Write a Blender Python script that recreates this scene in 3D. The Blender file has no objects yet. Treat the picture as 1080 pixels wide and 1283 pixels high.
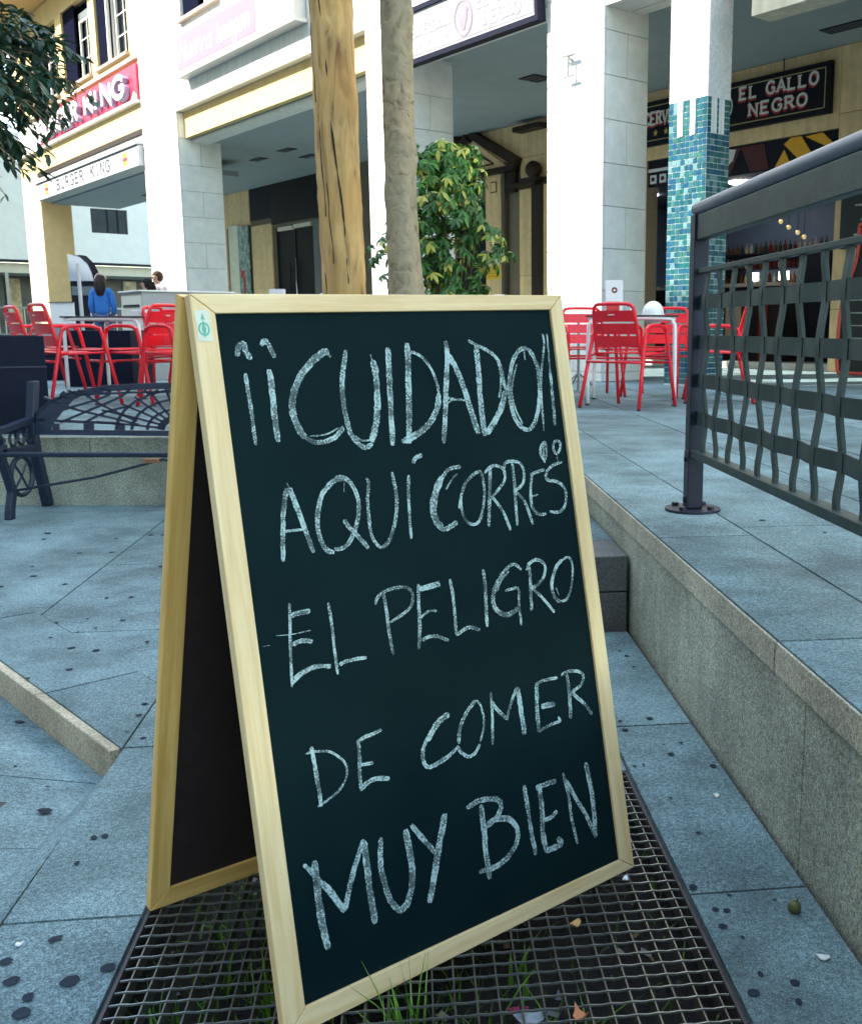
import bpy, bmesh, math, random
from mathutils import Vector, Matrix
R = math.radians
random.seed(7)
scn = bpy.context.scene
col = scn.collection
# ------------------------------------------------------------------ camera
H = 1.05                      # eye height above the lower pavement
T = 0.41                      # height of the terrace
cam_d = bpy.data.cameras.new('camera'); cam = bpy.data.objects.new('camera', cam_d); col.objects.link(cam)
cam_d.sensor_fit = 'VERTICAL'; cam_d.sensor_height = 36.0; cam_d.sensor_width = 36.0
cam_d.lens = 1272 / 1283 * 36
cam_d.shift_x = -142 / 1283
cam_d.clip_start = 0.05; cam_d.clip_end = 600
cam.location = (0, 0, H); cam.rotation_euler = (R(90 - 10.293), 0, 0)
cam_d.dof.use_dof = True; cam_d.dof.focus_distance = 1.9; cam_d.dof.aperture_fstop = 22
scn.camera = cam
# ------------------------------------------------------------------ sky, sun, exposure
SUN_EL = 40.0
SH = Vector((-.966, -.257, 0)).normalized()          # horizontal direction towards the sun
world = bpy.data.worlds.new('World'); scn.world = world; world.use_nodes = True
wn = world.node_tree.nodes; wl = world.node_tree.links
sky = wn.new('ShaderNodeTexSky'); sky.sky_type = 'NISHITA'; sky.sun_disc = False
sky.sun_elevation = R(SUN_EL); sky.sun_rotation = math.atan2(SH.x, SH.y)
sky.air_density = 1.0; sky.dust_density = 0.6; sky.ozone_density = 1.2
tintn = wn.new('ShaderNodeVectorMath'); tintn.operation = 'MULTIPLY'; tintn.inputs[1].default_value = (1.10, 1.03, .84)
wl.new(sky.outputs[0], tintn.inputs[0]); wl.new(tintn.outputs[0], wn['Background'].inputs[0]); wn['Background'].inputs[1].default_value = 0.15
sd = bpy.data.lights.new('sun', 'SUN'); sd.energy = 2.0; sd.angle = R(0.5); sd.color = (1, .95, .86)
sun = bpy.data.objects.new('sun', sd); col.objects.link(sun)
sv = Vector((SH.x * math.cos(R(SUN_EL)), SH.y * math.cos(R(SUN_EL)), math.sin(R(SUN_EL))))
sun.rotation_euler = sv.to_track_quat('Z', 'Y').to_euler(); sun.location = (-5, -5, 30)
scn.view_settings.view_transform = 'Standard'; scn.view_settings.look = 'None'
scn.view_settings.gamma = 1; scn.view_settings.use_curve_mapping = False
scn.view_settings.exposure = 2.8

# ------------------------------------------------------------------ frames
th = R(39.9)
U = Vector((-math.sin(th), math.cos(th), 0)); N = Vector((U.y, -U.x, 0))
O = Vector((.674, 12.25, 0))
def F(s, w, z): return O + U * s + N * w + Vector((0, 0, z))          # along the facade, into it, up
Wd = Vector((-.1253, .9921, 0)); Wr = Vector((.9921, .1253, 0)); WO = Vector((.302, 3.459, 0))
def G(r, d, z): return WO + Wr * r + Wd * d + Vector((0, 0, z))       # across / along the terrace edge
def I(x, y, z): return Vector((x, y, z))

# ------------------------------------------------------------------ materials
MATS = {}
def mat(name, color, rough=.6, var=.15, scale=8, bump=0, bscale=60, metal=0, spec=.5, coat=0, tint=0.0,
        stretch=None, coord='pos', emit=None, estr=0, spots=None, vcol=False, streak=0, dirt=0):
    if name in MATS: return MATS[name]
    m = bpy.data.materials.new(name); m.use_nodes = True; MATS[name] = m
    nt = m.node_tree; n = nt.nodes; l = nt.links; b = n['Principled BSDF']
    b.inputs['Roughness'].default_value = rough; b.inputs['Metallic'].default_value = metal
    b.inputs['Specular IOR Level'].default_value = spec; b.inputs['Coat Weight'].default_value = coat
    if coord == 'pos':
        src = n.new('ShaderNodeNewGeometry').outputs['Position']
    else:
        src = n.new('ShaderNodeTexCoord').outputs['Object']
    if stretch:
        mp = n.new('ShaderNodeMapping'); mp.inputs['Scale'].default_value = stretch; l.new(src, mp.inputs[0]); src = mp.outputs[0]
    cur = None
    def rgb(c):
        q = n.new('ShaderNodeRGB'); q.outputs[0].default_value = (*c, 1); return q.outputs[0]
    base = rgb(color)
    if vcol:
        a = n.new('ShaderNodeAttribute'); a.attribute_name = 'Col'; base = a.outputs['Color']
    def noise(sc, det=4, ro=.6):
        t = n.new('ShaderNodeTexNoise'); t.inputs['Scale'].default_value = sc; t.inputs['Detail'].default_value = det
        t.inputs['Roughness'].default_value = ro; l.new(src, t.inputs['Vector']); return t.outputs['Fac']
    def mulby(c, fac, lo, hi, a0=.3, a1=.7):
        mr = n.new('ShaderNodeMapRange'); mr.inputs[1].default_value = a0; mr.inputs[2].default_value = a1
        mr.inputs[3].default_value = lo; mr.inputs[4].default_value = hi; l.new(fac, mr.inputs[0])
        v = n.new('ShaderNodeVectorMath'); v.operation = 'SCALE'; l.new(c, v.inputs[0]); l.new(mr.outputs[0], v.inputs['Scale'])
        return v.outputs[0]
    cur = base
    if var: cur = mulby(cur, noise(scale), 1 - var, 1 + var)
    if spots:
        for sc, amt in spots: cur = mulby(cur, noise(sc, 2, .8), 1 - amt, 1 + amt, .36, .64)
    if dirt: cur = mulby(cur, noise(2.1, 7, .72), 1 - dirt, 1.10, .36, .60)
    if streak:
        mp2 = n.new('ShaderNodeMapping'); mp2.inputs['Scale'].default_value = (9, 9, .7); l.new(src, mp2.inputs[0])
        t = n.new('ShaderNodeTexNoise'); t.inputs['Scale'].default_value = 1; t.inputs['Detail'].default_value = 4; l.new(mp2.outputs[0], t.inputs['Vector'])
        cur = mulby(cur, t.outputs['Fac'], 1 - streak, 1.05, .35, .65)
    if tint:
        oi = n.new('ShaderNodeObjectInfo'); cur = mulby(cur, oi.outputs['Random'], 1 - tint, 1 + tint, 0, 1)
    l.new(cur, b.inputs['Base Color'])
    if bump:
        bp = n.new('ShaderNodeBump'); bp.inputs['Strength'].default_value = bump; bp.inputs['Distance'].default_value = .004
        l.new(noise(bscale, 4, .65), bp.inputs['Height']); l.new(bp.outputs[0], b.inputs['Normal'])
    if emit:
        b.inputs['Emission Color'].default_value = (*emit, 1); b.inputs['Emission Strength'].default_value = estr
    return m

M_gran = mat('granite_pavement', (.172, .250, .262), .8, .12, 5, .6, 260, tint=.15, spots=[(95, .30), (330, .55)], dirt=.46, spec=.3)
M_grand = mat('granite_dark', (.13, .13, .125), .8, .15, 6, .5, 260, tint=.08, spots=[(150, .3), (420, .3)])
M_granw = mat('granite_warm', (.37, .375, .30), .85, .15, 4, .7, 220, tint=.07, spots=[(110, .35), (300, .5)], streak=.14, dirt=.28, spec=.2)
M_mort = mat('mortar', (.055, .06, .062), .95, .25, 20)
M_mortl = mat('mortar_light', (.17, .20, .20), .95, .25, 20)
M_soil = mat('soil', (.012, .010, .009), .95, .4, 30, .8, 60)
M_steel = mat('galvanised_steel', (.24, .25, .24), .42, .25, 40, metal=.75)
M_black = mat('black_print', (.02, .022, .03), .6, .1, 10, spec=.2)

# ------------------------------------------------------------------ mesh building
class MB:
    def __init__(s): s.v = []; s.f = []; s.c = []; s.col = None
    def box(s, a, b, fr=I, c=None):
        x0, x1 = sorted((a[0], b[0])); y0, y1 = sorted((a[1], b[1])); z0, z1 = sorted((a[2], b[2]))
        k = len(s.v)
        for z in (z0, z1):
            for x, y in ((x0, y0), (x1, y0), (x1, y1), (x0, y1)): s.v.append(fr(x, y, z))
        fs = [(0, 3, 2, 1), (4, 5, 6, 7), (0, 1, 5, 4), (1, 2, 6, 5), (2, 3, 7, 6), (3, 0, 4, 7)]
        s.f += [tuple(k + i for i in q) for q in fs]; s.c += [c] * 6
        return s
    def quad(s, *p, c=None):
        k = len(s.v); s.v += [Vector(q) for q in p]; s.f.append(tuple(range(k, k + len(p)))); s.c.append(c); return s
    def prism(s, poly, z0, z1, fr=I, zf=None):
        # poly in frame coords (x,y); z0/z1 numbers or function zf(x,y)->offset
        k = len(s.v); m = len(poly)
        for z in (z0, z1):
            for (x, y) in poly: s.v.append(fr(x, y, z + (zf(x, y) if zf else 0)))
        s.f.append(tuple(k + i for i in reversed(range(m)))); s.f.append(tuple(k + m + i for i in range(m)))
        for i in range(m):
            j = (i + 1) % m; s.f.append((k + i, k + j, k + m + j, k + m + i))
        s.c += [None] * (m + 2); return s
    def tube(s, pts, r, seg=8, cap=True, closed=False):
        pts = [Vector(p) for p in pts]; k = len(s.v); m = len(pts)
        rr = r if isinstance(r, (list, tuple)) else [r] * m
        prev = None
        for i, p in enumerate(pts):
            if closed: t = (pts[(i + 1) % m] - pts[i - 1])
            else: t = pts[min(i + 1, m - 1)] - pts[max(i - 1, 0)]
            t = t.normalized() if t.length else Vector((0, 0, 1))
            if prev is None:
                a = Vector((0, 0, 1)) if abs(t.z) < .9 else Vector((1, 0, 0))
                nrm = t.cross(a).normalized()
            else:
                nrm = (prev - t * prev.dot(t)).normalized()
            prev = nrm; bi = t.cross(nrm)
            for q in range(seg):
                an = 2 * math.pi * q / seg
                s.v.append(p + (nrm * math.cos(an) + bi * math.sin(an)) * rr[i])
        for i in range(m if closed else m - 1):
            a = k + i * seg; b = k + ((i + 1) % m) * seg
            for q in range(seg):
                q2 = (q + 1) % seg; s.f.append((a + q, a + q2, b + q2, b + q)); s.c.append(None)
        if cap and not closed:
            s.f.append(tuple(k + q for q in reversed(range(seg)))); s.f.append(tuple(k + (m - 1) * seg + q for q in range(seg))); s.c += [None] * 2
        return s
    def bar(s, pts, a, b, w, t):
        # flat bar following pts; a = direction of its width, b = direction of its thickness
        pts = [Vector(p) for p in pts]; k = len(s.v); a = Vector(a); b = Vector(b)
        for p in pts:
            s.v += [p - a * w / 2 - b * t / 2, p + a * w / 2 - b * t / 2, p + a * w / 2 + b * t / 2, p - a * w / 2 + b * t / 2]
        for i in range(len(pts) - 1):
            q = k + i * 4
            for j in range(4): s.f.append((q + j, q + (j + 1) % 4, q + 4 + (j + 1) % 4, q + 4 + j)); s.c.append(None)
        s.f.append((k + 3, k + 2, k + 1, k)); q = k + (len(pts) - 1) * 4; s.f.append((q, q + 1, q + 2, q + 3)); s.c += [None] * 2
        return s
    def disc(s, c, r, h, seg=16, axis=(0, 0, 1)):
        ax = Vector(axis).normalized(); return s.tube([Vector(c), Vector(c) + ax * h], r, seg)
    def ball(s, c, r, sx=1, sy=1, sz=1, seg=12, ring=8):
        k = len(s.v); c = Vector(c)
        for i in range(ring + 1):
            ph = math.pi * i / ring
            for j in range(seg):
                a = 2 * math.pi * j / seg
                s.v.append(c + Vector((r * sx * math.sin(ph) * math.cos(a), r * sy * math.sin(ph) * math.sin(a), r * sz * math.cos(ph))))
        for i in range(ring):
            for j in range(seg):
                j2 = (j + 1) % seg; s.f.append((k + i * seg + j, k + (i + 1) * seg + j, k + (i + 1) * seg + j2, k + i * seg + j2)); s.c.append(None)
        return s
    def data(s, name, m=None, smooth=False, fix=True):
        me = bpy.data.meshes.new(name); me.from_pydata([tuple(v) for v in s.v], [], s.f)
        if any(c is not None for c in s.c):
            ca = me.color_attributes.new('Col', 'FLOAT_COLOR', 'CORNER'); i = 0
            for p, c in zip(me.polygons, s.c):
                for _ in p.loop_indices: ca.data[i].color = (*(c or (.5, .5, .5)), 1); i += 1
        if fix:
            bm = bmesh.new(); bm.from_mesh(me); bmesh.ops.recalc_face_normals(bm, faces=bm.faces); bm.to_mesh(me); bm.free()
        if m: me.materials.append(m)
        if smooth: me.polygons.foreach_set('use_smooth', [True] * len(me.polygons))
        me.update(); return me
    def build(s, name, m, parent=None, smooth=False, bevel=0, origin=None, fix=True):
        if origin is not None:
            o0 = Vector(origin); s.v = [Vector(v) - o0 for v in s.v]
        o = bpy.data.objects.new(name, s.data(name, m, smooth, fix)); col.objects.link(o)
        if origin is not None: o.location = o0
        if parent is not None: attach(o, parent)
        if bevel:
            b = o.modifiers.new('bevel', 'BEVEL'); b.width = bevel; b.segments = 2; b.limit_method = 'ANGLE'
        return o
def base_matrix(o):
    m = Matrix.LocRotScale(o.location, o.rotation_euler, o.scale)
    if o.parent: m = base_matrix(o.parent) @ o.matrix_parent_inverse @ m
    return m
def attach(o, parent):
    o.parent = parent; o.matrix_parent_inverse = base_matrix(parent).inverted()
def tag(o, label=None, cat=None, group=None, kind=None):
    if label: o['label'] = label
    if cat: o['category'] = cat
    if group: o['group'] = group
    if kind: o['kind'] = kind
    return o
def thing(name, loc, label, cat, group=None, rz=0):
    o = bpy.data.objects.new(name, None); col.objects.link(o); o.location = loc; o.rotation_euler = (0, 0, rz)
    o.empty_display_size = .1
    return tag(o, label, cat, group)
def struct(name, loc=(0, 0, 0)):
    o = bpy.data.objects.new(name, None); col.objects.link(o); o.location = loc; o['kind'] = 'structure'; return o
def bx(name, m, a, b, fr=I, parent=None, bevel=0, **k): return MB().box(a, b, fr).build(name, m, parent, bevel=bevel, **k)
def clip(poly, px, py, nx, ny):
    out = []; n = len(poly)
    for i in range(n):
        a = poly[i]; b = poly[(i + 1) % n]
        da = (a[0] - px) * nx + (a[1] - py) * ny; db = (b[0] - px) * nx + (b[1] - py) * ny
        if da >= 0: out.append(a)
        if (da >= 0) != (db >= 0):
            t = da / (da - db); out.append((a[0] + (b[0] - a[0]) * t, a[1] + (b[1] - a[1]) * t))
    return out
def area(p): return abs(sum(p[i][0] * p[(i + 1) % len(p)][1] - p[(i + 1) % len(p)][0] * p[i][1] for i in range(len(p)))) / 2
def smooth_pts(P, n=4):
    if len(P) < 3: return list(P)
    out = []
    for i in range(len(P) - 1):
        p0 = P[max(i - 1, 0)]; p1 = P[i]; p2 = P[i + 1]; p3 = P[min(i + 2, len(P) - 1)]
        for k in range(n):
            t = k / n
            out.append(tuple(.5 * (2 * b + (c - a) * t + (2 * a - 5 * b + 4 * c - d) * t * t + (-a + 3 * b - 3 * c + d) * t ** 3) for a, b, c, d in zip(p0, p1, p2, p3)))
    out.append(tuple(P[-1])); return out
def children(o): return [c for c in bpy.data.objects if c.parent == o]
def copy_tree(o, kids, parent=None):
    c = o.copy(); col.objects.link(c)
    if parent: c.parent = parent
    for ch in kids.get(o, []): copy_tree(ch, kids, c)
    return c
def kidmap():
    k = {}
    for o in bpy.data.objects:
        if o.parent: k.setdefault(o.parent, []).append(o)
    return k

# ================================================================== GROUND
ground = bpy.data.objects.new('ground', MB().quad((-150, -150, -.2), (150, -150, -.2), (150, 150, -.2), (-150, 150, -.2)).data('ground', M_mort)); col.objects.link(ground); ground['kind'] = 'structure'
pave = struct('lower_pavement', (0, 2, 0))
# mortar bed with the tree pit left open; pieces butt against each other
bed = MB()
def bedpoly(p, z=-.008): bed.prism(p, -.19, z, G)
bedpoly([(-.245, -6), (-.01, -6), (-.01, .05), (-.245, .05)])
bedpoly([(-1.49, -6), (-1.245, -6), (-1.245, -1.14), (-1.49, -1.14)])
bedpoly([(-1.49, -1.14), (-.245, -1.14), (-.245, .05), (-1.49, .05)])
bedpoly([(-1.245, -6), (-.245, -6), (-.245, -2.72), (-1.245, -2.72)])
bed.build('mortar_bed', M_mort, pave)['kind'] = 'structure'
def slab(poly, z0, z1, m, parent, gap=.005, name='paving_slab', zf=None, fr=G):
    if len(poly) < 3 or area(poly) < .004: return None
    cx = sum(p[0] for p in poly) / len(poly); cy = sum(p[1] for p in poly) / len(poly)
    q = []
    for (x, y) in poly:
        dx, dy = x - cx, y - cy; L = math.hypot(dx, dy) or 1; k = max(0, 1 - gap * 1.0 / max(abs(dx), .05)), max(0, 1 - gap / max(abs(dy), .05))
        q.append((cx + dx * k[0], cy + dy * k[1]))
    o = MB().prism(q, z0, z1 + random.uniform(-.0012, .0012), fr, zf).build(name, m, parent)
    return o
for k in range(-4, 1):                              # strip between the grate and the terrace wall
    d0 = -.868 - .822 * (1 - k) + .822; d0 = -.868 + .822 * (k - 1) + .822
for d0, d1 in ((-.868, -.02), (-1.69, -.868), (-2.512, -1.69), (-3.33, -2.512), (-4.15, -3.33)):
    slab([(-.245, d0), (-.012, d0), (-.012, d1), (-.245, d1)], -.05, 0, M_gran, pave, .004)
for d0, d1 in ((-1.63, -.85), (-2.42, -1.63), (-3.2, -2.42), (-4.0, -3.2)):
    slab([(-1.49, d0), (-1.245, d0), (-1.245, d1), (-1.49, d1)], -.05, 0, M_gran, pave, .003)
for r0, r1 in ((-1.245, -.75), (-.75, -.245)):
    slab([(r0, -1.14), (r1, -1.14), (r1, -.85), (r0, -.85)], -.05, 0, M_gran, pave, .004)
    slab([(r0, -4.0), (r1, -4.0), (r1, -2.72), (r0, -2.72)], -.05, 0, M_gran, pave, .004)
for r0, r1 in ((-1.49, -.87), (-.87, -.245)):
    slab([(r0, -.85), (r1, -.85), (r1, -.02), (r0, -.02)], -.05, 0, M_gran, pave, .004)
# upper left field up to the planter wall, bounded by the diagonal step
SA = Vector((-1.077, 2.437, 0)); SD = Vector((-.697, .717, 0)).normalized(); SN = Vector((SD.y, -SD.x, 0))   # SN points up-field
def S(t, n_, z): return SA + SD * t + SN * n_ + Vector((0, 0, z))
def toG(p): v = p - WO; return (v.dot(Wr), v.dot(Wd))
field = struct('bench_pavement', (-2.5, 4.5, 0))
step_strip = []
for k in range(12):
    t0 = -.02 + .93 * k - (.37 if k else 0); t1 = -.02 + .93 * (k + 1) - .37
    poly = [toG(S(t0, 0, 0)), toG(S(t1, 0, 0)), toG(S(t1, .27, 0)), toG(S(t0, .27, 0))]
    poly = clip(poly, -1.49, 0, -1, 0)
    slab(poly, -.05, 0, M_gran, field, .003)
pA = toG(S(0, .27, 0)); pn = SN.dot(Wr), SN.dot(Wd)
for i in range(-9, 3):
    for j in range(-1, 4):
        r0 = -2.13 + 1.2 * i; d0 = -.85 + 1.06 * j + (.35 if i % 2 else 0)
        poly = [(r0, d0), (r0 + 1.2, d0), (r0 + 1.2, d0 + 1.06), (r0, d0 + 1.06)]
        poly = clip(poly, *pA, *pn)
        if poly and d0 < -.02: poly = clip(poly, -1.49, 0, -1, 0)
        if poly and max(p[0] for p in poly) > -1.0: poly = clip(poly, -1.0, 0, -1, 0)
        if poly:
            wp = [G(p[0], p[1], 0) for p in poly]
            if min(p.y for p in wp) < 6.1 and area(poly) > .003: slab(poly, -.05, 0, M_gran, field, .003)
bedf = MB()
c0 = [toG(S(0.01, .01, 0)), toG(S(12, .01, 0)), (-2, 9), (-1.49, 9), (-1.49, -.84)]
bedf.prism(c0, -.19, -.007, G); 
bedf.prism([(-1.49, .05), (-.01, .05), (-.01, 2.7), (-1.49, 2.7)], -.19, -.007, G)
bedf.build('mortar_bed', M_mort, field)['kind'] = 'structure'
# riser stones of the diagonal step
step = thing('pavement_step', S(1, 0, -.1), 'low warm granite riser running diagonally across the pavement at the left edge', 'step')
for k in range(12):
    t0 = .0 + .93 * k - (.37 if k else 0); t1 = .93 * (k + 1) - .37
    MB().box((t0 + .002, -.028, -.19), (t1 - .002, .0, -.004), S).build('riser_stone', mat('granite_riser', (.50, .42, .30), .85, .15, 4, .7, 220, tint=.07, spots=[(110, .25), (300, .35)], dirt=.2, spec=.2), step, bevel=.004)
# lower left paving falling away from the viewer
low = struct('sloping_pavement', (-1.6, 1.8, -.1))
def zl(x, y):
    t = -(G(x, y, 0) - SA).dot(SN); return -.1 + .1 * min(max(t, 0) / .5, 1) - .0005
pB = toG(S(0, -.028, 0)); 
for i in range(-9, 1):
    for j in range(-9, 4):
        r0 = -2.05 + .5 * i; d0 = -.86 + .42 * j - (.1 if i % 2 else 0)
        poly = [(r0, d0), (r0 + .5, d0), (r0 + .5, d0 + .42), (r0, d0 + .42)]
        poly = clip(poly, *pB, -pn[0], -pn[1])
        if poly: slab(poly, -.04, 0, M_gran, low, .0025, zf=zl)
mf = MB()
for q in range(14):
    da, db_ = -1.95 + .082 * q, -1.95 + .082 * (q + 1)
    if db_ > -.8: break
    mf.prism([(-1.553, da), (-1.492, da), (-1.492, db_), (-1.553, db_)], -.06, .001, G, zf=lambda x, y: zl(x, y) if x < -1.51 else min(zl(x, y) * .15, -.002))
mf.build('mortar_fillet', M_gran, low)
lb = MB()
for t0, t1 in ((-2, 6.5), ):
    p = [toG(S(-3, -.03, 0)), toG(S(14, -.03, 0)), toG(S(14, -.52, 0)), toG(S(-3, -.52, 0))]
    p = clip(p, -1.49, 0, -1, 0); lb.prism(p, -.06, -.012, G, zf=zl)
    p = [toG(S(-6, -.52, 0)), toG(S(14, -.52, 0)), toG(S(14, -8, 0)), toG(S(-6, -8, 0))]
    p = clip(p, -1.49, 0, -1, 0); lb.prism(p, -.1, -.012, G, zf=zl)
lb.build('mortar_bed', M_mort, low)['kind'] = 'structure'

# ------------------------------------------------------------------ terrace
terr = struct('terrace', (0, 8, T))
tb = MB()
tb.prism([(.02, -7), (14, -7), (14, 30), (.02, 30)], -.19, T - .012, G)
# left part: from the planter wall back (world axis front at y=6.03)
LW = 6.03
pl = [toG(Vector((-40, LW + .05, 0))), toG(Vector((0.1, LW + .05, 0)))]
tb.prism([pl[0], (toG(Vector((-.02, LW + .05, 0)))[0] if False else .02, pl[1][1]), (.02, 90), (-60, 90)], -.19, T - .012, G)
tb.build('terrace_bed', M_mort, terr)['kind'] = 'structure'
far = MB().quad(G(-60, 12.6, T - .004), G(14, 12.6, T - .004), G(14, 90, T - .004), G(-60, 90, T - .004)).build('far_paving', M_gran, terr)
nsl = 0
def in_left(poly): return clip(poly, *toG(Vector((0, LW + .03, 0))), Wr.y, Wd.y)
for k in range(-6, 12):
    d0 = -.387 + 1.06 * k
    slab([(0.002, d0), (.30, d0), (.30, d0 + 1.06), (0.002, d0 + 1.06)], T - .06, T, M_gran, terr, .003, name='coping_stone')
rs = [(.30 + .6 * i, .30 + .6 * (i + 1)) for i in range(0, 11)]
for i, (r0, r1) in enumerate(rs):
    for k in range(-5, 12):
        d0 = -.387 + .127 + 1.06 * k + (.53 if i % 2 else 0)
        if r0 > 3.5 and d0 < 0: continue
        slab([(r0, d0), (r1, d0), (r1, d0 + 1.06), (r0, d0 + 1.06)], T - .05, T, M_gran, terr, .0045)
for i in range(0, 13):
    for k in range(0, 10):
        r1 = -.6 * i; r0 = r1 - .6; d0 = 1.8 + 1.06 * k + (.53 if i % 2 else 0)
        poly = in_left([(r0, d0), (r1, d0), (r1, d0 + 1.06), (r0, d0 + 1.06)])
        if poly and d0 < 11.6: slab(poly, T - .05, T, M_gran, terr, .0045)
# terrace retaining wall along the lower pavement
tw = thing('terrace_wall', G(0, 0, 0), 'long granite retaining wall with a thin coping running from the right edge past the board', 'wall')
for a, b in ((-6.4, -3.5), (-3.5, -1.6), (-1.6, .62), (.62, 1.25), (1.25, 2.4)):
    MB().box((.004, a + .0015, -.15), (.05, b - .0015, T - .071), G).build('wall_stone', M_granw, tw, bevel=.003)
bpy.context.view_layer.update()
# the coping face: warm stones 2 mm proud of the wall, under the slab edge
for k in range(-6, 3):
    d0 = -.387 + 1.06 * k
    MB().box((-.006, d0 + .003, T - .067), (.0005, min(d0 + 1.057, 2.4), T - .001), G).build('coping_edge', mat('granite_coping', (.46, .42, .32), .85, .15, 4, .7, 220, tint=.07, spots=[(110, .3), (300, .45)], dirt=.25, spec=.2), tw, bevel=.0015)
# low wall behind the bench
bw = thing('planter_wall', (-2.5, LW, 0), 'low stained granite wall behind the cast iron bench', 'wall')
for k in range(10):
    x0 = -.2 - .95 * k - .9
    MB().box((x0 + .002, LW - .02, -.1), (x0 + .948, LW + .03, .29)).build('wall_stone', M_granw, bw, bevel=.003)
    MB().box((x0 + .302, LW - .026, .294), (x0 + 1.248, LW + .03, T)).build('coping_stone', M_granw, bw, bevel=.004)
# steps up to the terrace
st = thing('stone_steps', G(-.6, .3, 0), 'two dark granite block courses of a step beside the terrace wall', 'step')
for z0, z1 in ((-.02, .13), (.134, .262)):
    for r0, r1 in ((-1.36, -.75), (-.748, -.008)):
        MB().box((r0, .02, z0), (r1, .3, z1), G).build('step_block', M_grand, st, bevel=.004)
for r0, r1 in ((-1.36, -.68), (-.677, -.008)):
    for d0, d1 in ((.303, 1.0), (1.003, 1.75), (1.753, 2.5)):
        MB().box((r0, d0, .1), (r1, d1, .262), G).build('tread_slab', M_gran, st)

# ------------------------------------------------------------------ tree pit and grate
pit = struct('tree_pit', G(-.75, -1.9, -.12))
MB().quad(G(-1.245, -2.72, -.11), G(-.245, -2.72, -.11), G(-.245, -1.14, -.11), G(-1.245, -1.14, -.11)).build('soil', M_soil, pit)['kind'] = 'structure'
gr = thing('tree_grate', G(-.75, -1.9, -.03), 'rusty galvanised square mesh grate under the chalkboard', 'grate')
M_grate = mat('grate_steel', (.15, .14, .115), .45, .35, 25, metal=.6, tint=.1)
ir0, ir1, id0, id1 = -1.235, -.255, -2.71, -1.15
for a, b in (((ir0 - .006, id0), (ir0, id1)), ((ir1, id0), (ir1 + .006, id1)), ((ir0, id0 - .006), (ir1, id0)), ((ir0, id1), (ir1, id1 + .006))):
    MB().box((*a, -.034), (*b, -.001), G).build('edge_angle', mat('rust_angle', (.05, .04, .04), .7, .3, 30), gr)
n1 = 28
for i in range(n1):
    r = ir0 + (ir1 - ir0) * (i + .5) / n1
    MB().box((r - .0013, id0 + .001, -.032), (r + .0013, id1 - .001, -.003), G).build('bearing_bar', M_grate, gr)
nd = 50
for i in range(nd):
    d = id0 + (id1 - id0) * (i + .5) / nd
    pts = [G(ir0 + .001 + (ir1 - ir0 - .002) * q / 56, d, -.0036 + (.0010 if q % 2 else -.0006)) for q in range(57)]
    MB().bar(pts, Wd, (0, 0, 1), .0024, .0034).build('cross_bar', M_steel, gr)
# grass and weeds growing through
M_grass = mat('grass', (.13, .28, .02), .55, .4, 25)
gm = MB()
def blade(x, y, z, h, lean, ang, w=.003):
    d = Vector((math.cos(ang), math.sin(ang), 0)); sd_ = Vector((-d.y, d.x, 0)); p = Vector((x, y, z)); L = []
    for q in range(5):
        t = q / 4; c = p + d * lean * t * t + Vector((0, 0, h * (t - .25 * t * t * lean / max(h, .01))))
        L.append((c - sd_ * w * (1 - t * .92), c + sd_ * w * (1 - t * .92)))
    for q in range(4): gm.quad(L[q][0], L[q][1], L[q + 1][1], L[q + 1][0])
rg = random.Random(3)
tufts = [(-.20, 1.43, 26, .155), (-.235, 1.40, 12, .14), (-.09, 1.44, 13, .13), (-.01, 1.40, 12, .13), (-.3, 1.4, 8, .1), (-.45, 1.52, 14, .12), (-.5, 1.42, 12, .11),
         (-.56, 1.62, 10, .1), (-.42, 1.72, 12, .11), (-.38, 1.60, 12, .1), (-.6, 1.75, 8, .1), (-.48, 1.85, 12, .1), (-.05, 1.62, 8, .09), (.08, 1.5, 5, .08), (-.62, 1.5, 6, .1), (-.34, 1.85, 8, .1)]
for x, y, n_, h in tufts:
    for q in range(n_):
        blade(x + rg.gauss(0, .025), y + rg.gauss(0, .02), -.11, h * rg.uniform(.6, 1.3), rg.uniform(.02, .10), rg.uniform(0, 6.3), rg.uniform(.0022, .0055))
for q in range(900):
    r = rg.uniform(ir0, -.6 if q % 3 else ir1); d = rg.uniform(-2.3, id1); p = G(r, d, 0)
    blade(p.x, p.y, -.11, rg.uniform(.02, .085), rg.uniform(.01, .05), rg.uniform(0, 6.3), rg.uniform(.0012, .003))
tag(gm.build('grass', M_grass, fix=False), 'tufts of green grass growing up through the grate', 'grass', kind='stuff')
lit = MB()
for q in range(150):
    p = G(rg.uniform(ir0, ir1), rg.uniform(-2.4, id1), -.105); a = rg.uniform(0, 6.3); s_ = rg.uniform(.003, .011)
    e1 = Vector((math.cos(a), math.sin(a), rg.uniform(-.4, .4))) * s_; e2 = Vector((-math.sin(a), math.cos(a), rg.uniform(-.3, .3))) * s_ * .6
    c = rg.choice([(.12, .07, .04), (.3, .26, .2), (.05, .04, .04), (.2, .12, .06), (.2, .2, .22)])
    lit.quad(p - e1 - e2, p + e1 - e2, p + e1 + e2, p - e1 + e2, c=c)
tag(lit.build('litter', mat('litter', (.2, .15, .1), .8, .2, 50, vcol=True), fix=False), 'dead leaves and crumbs lying in the pit under the grate', 'litter', kind='stuff')

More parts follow.
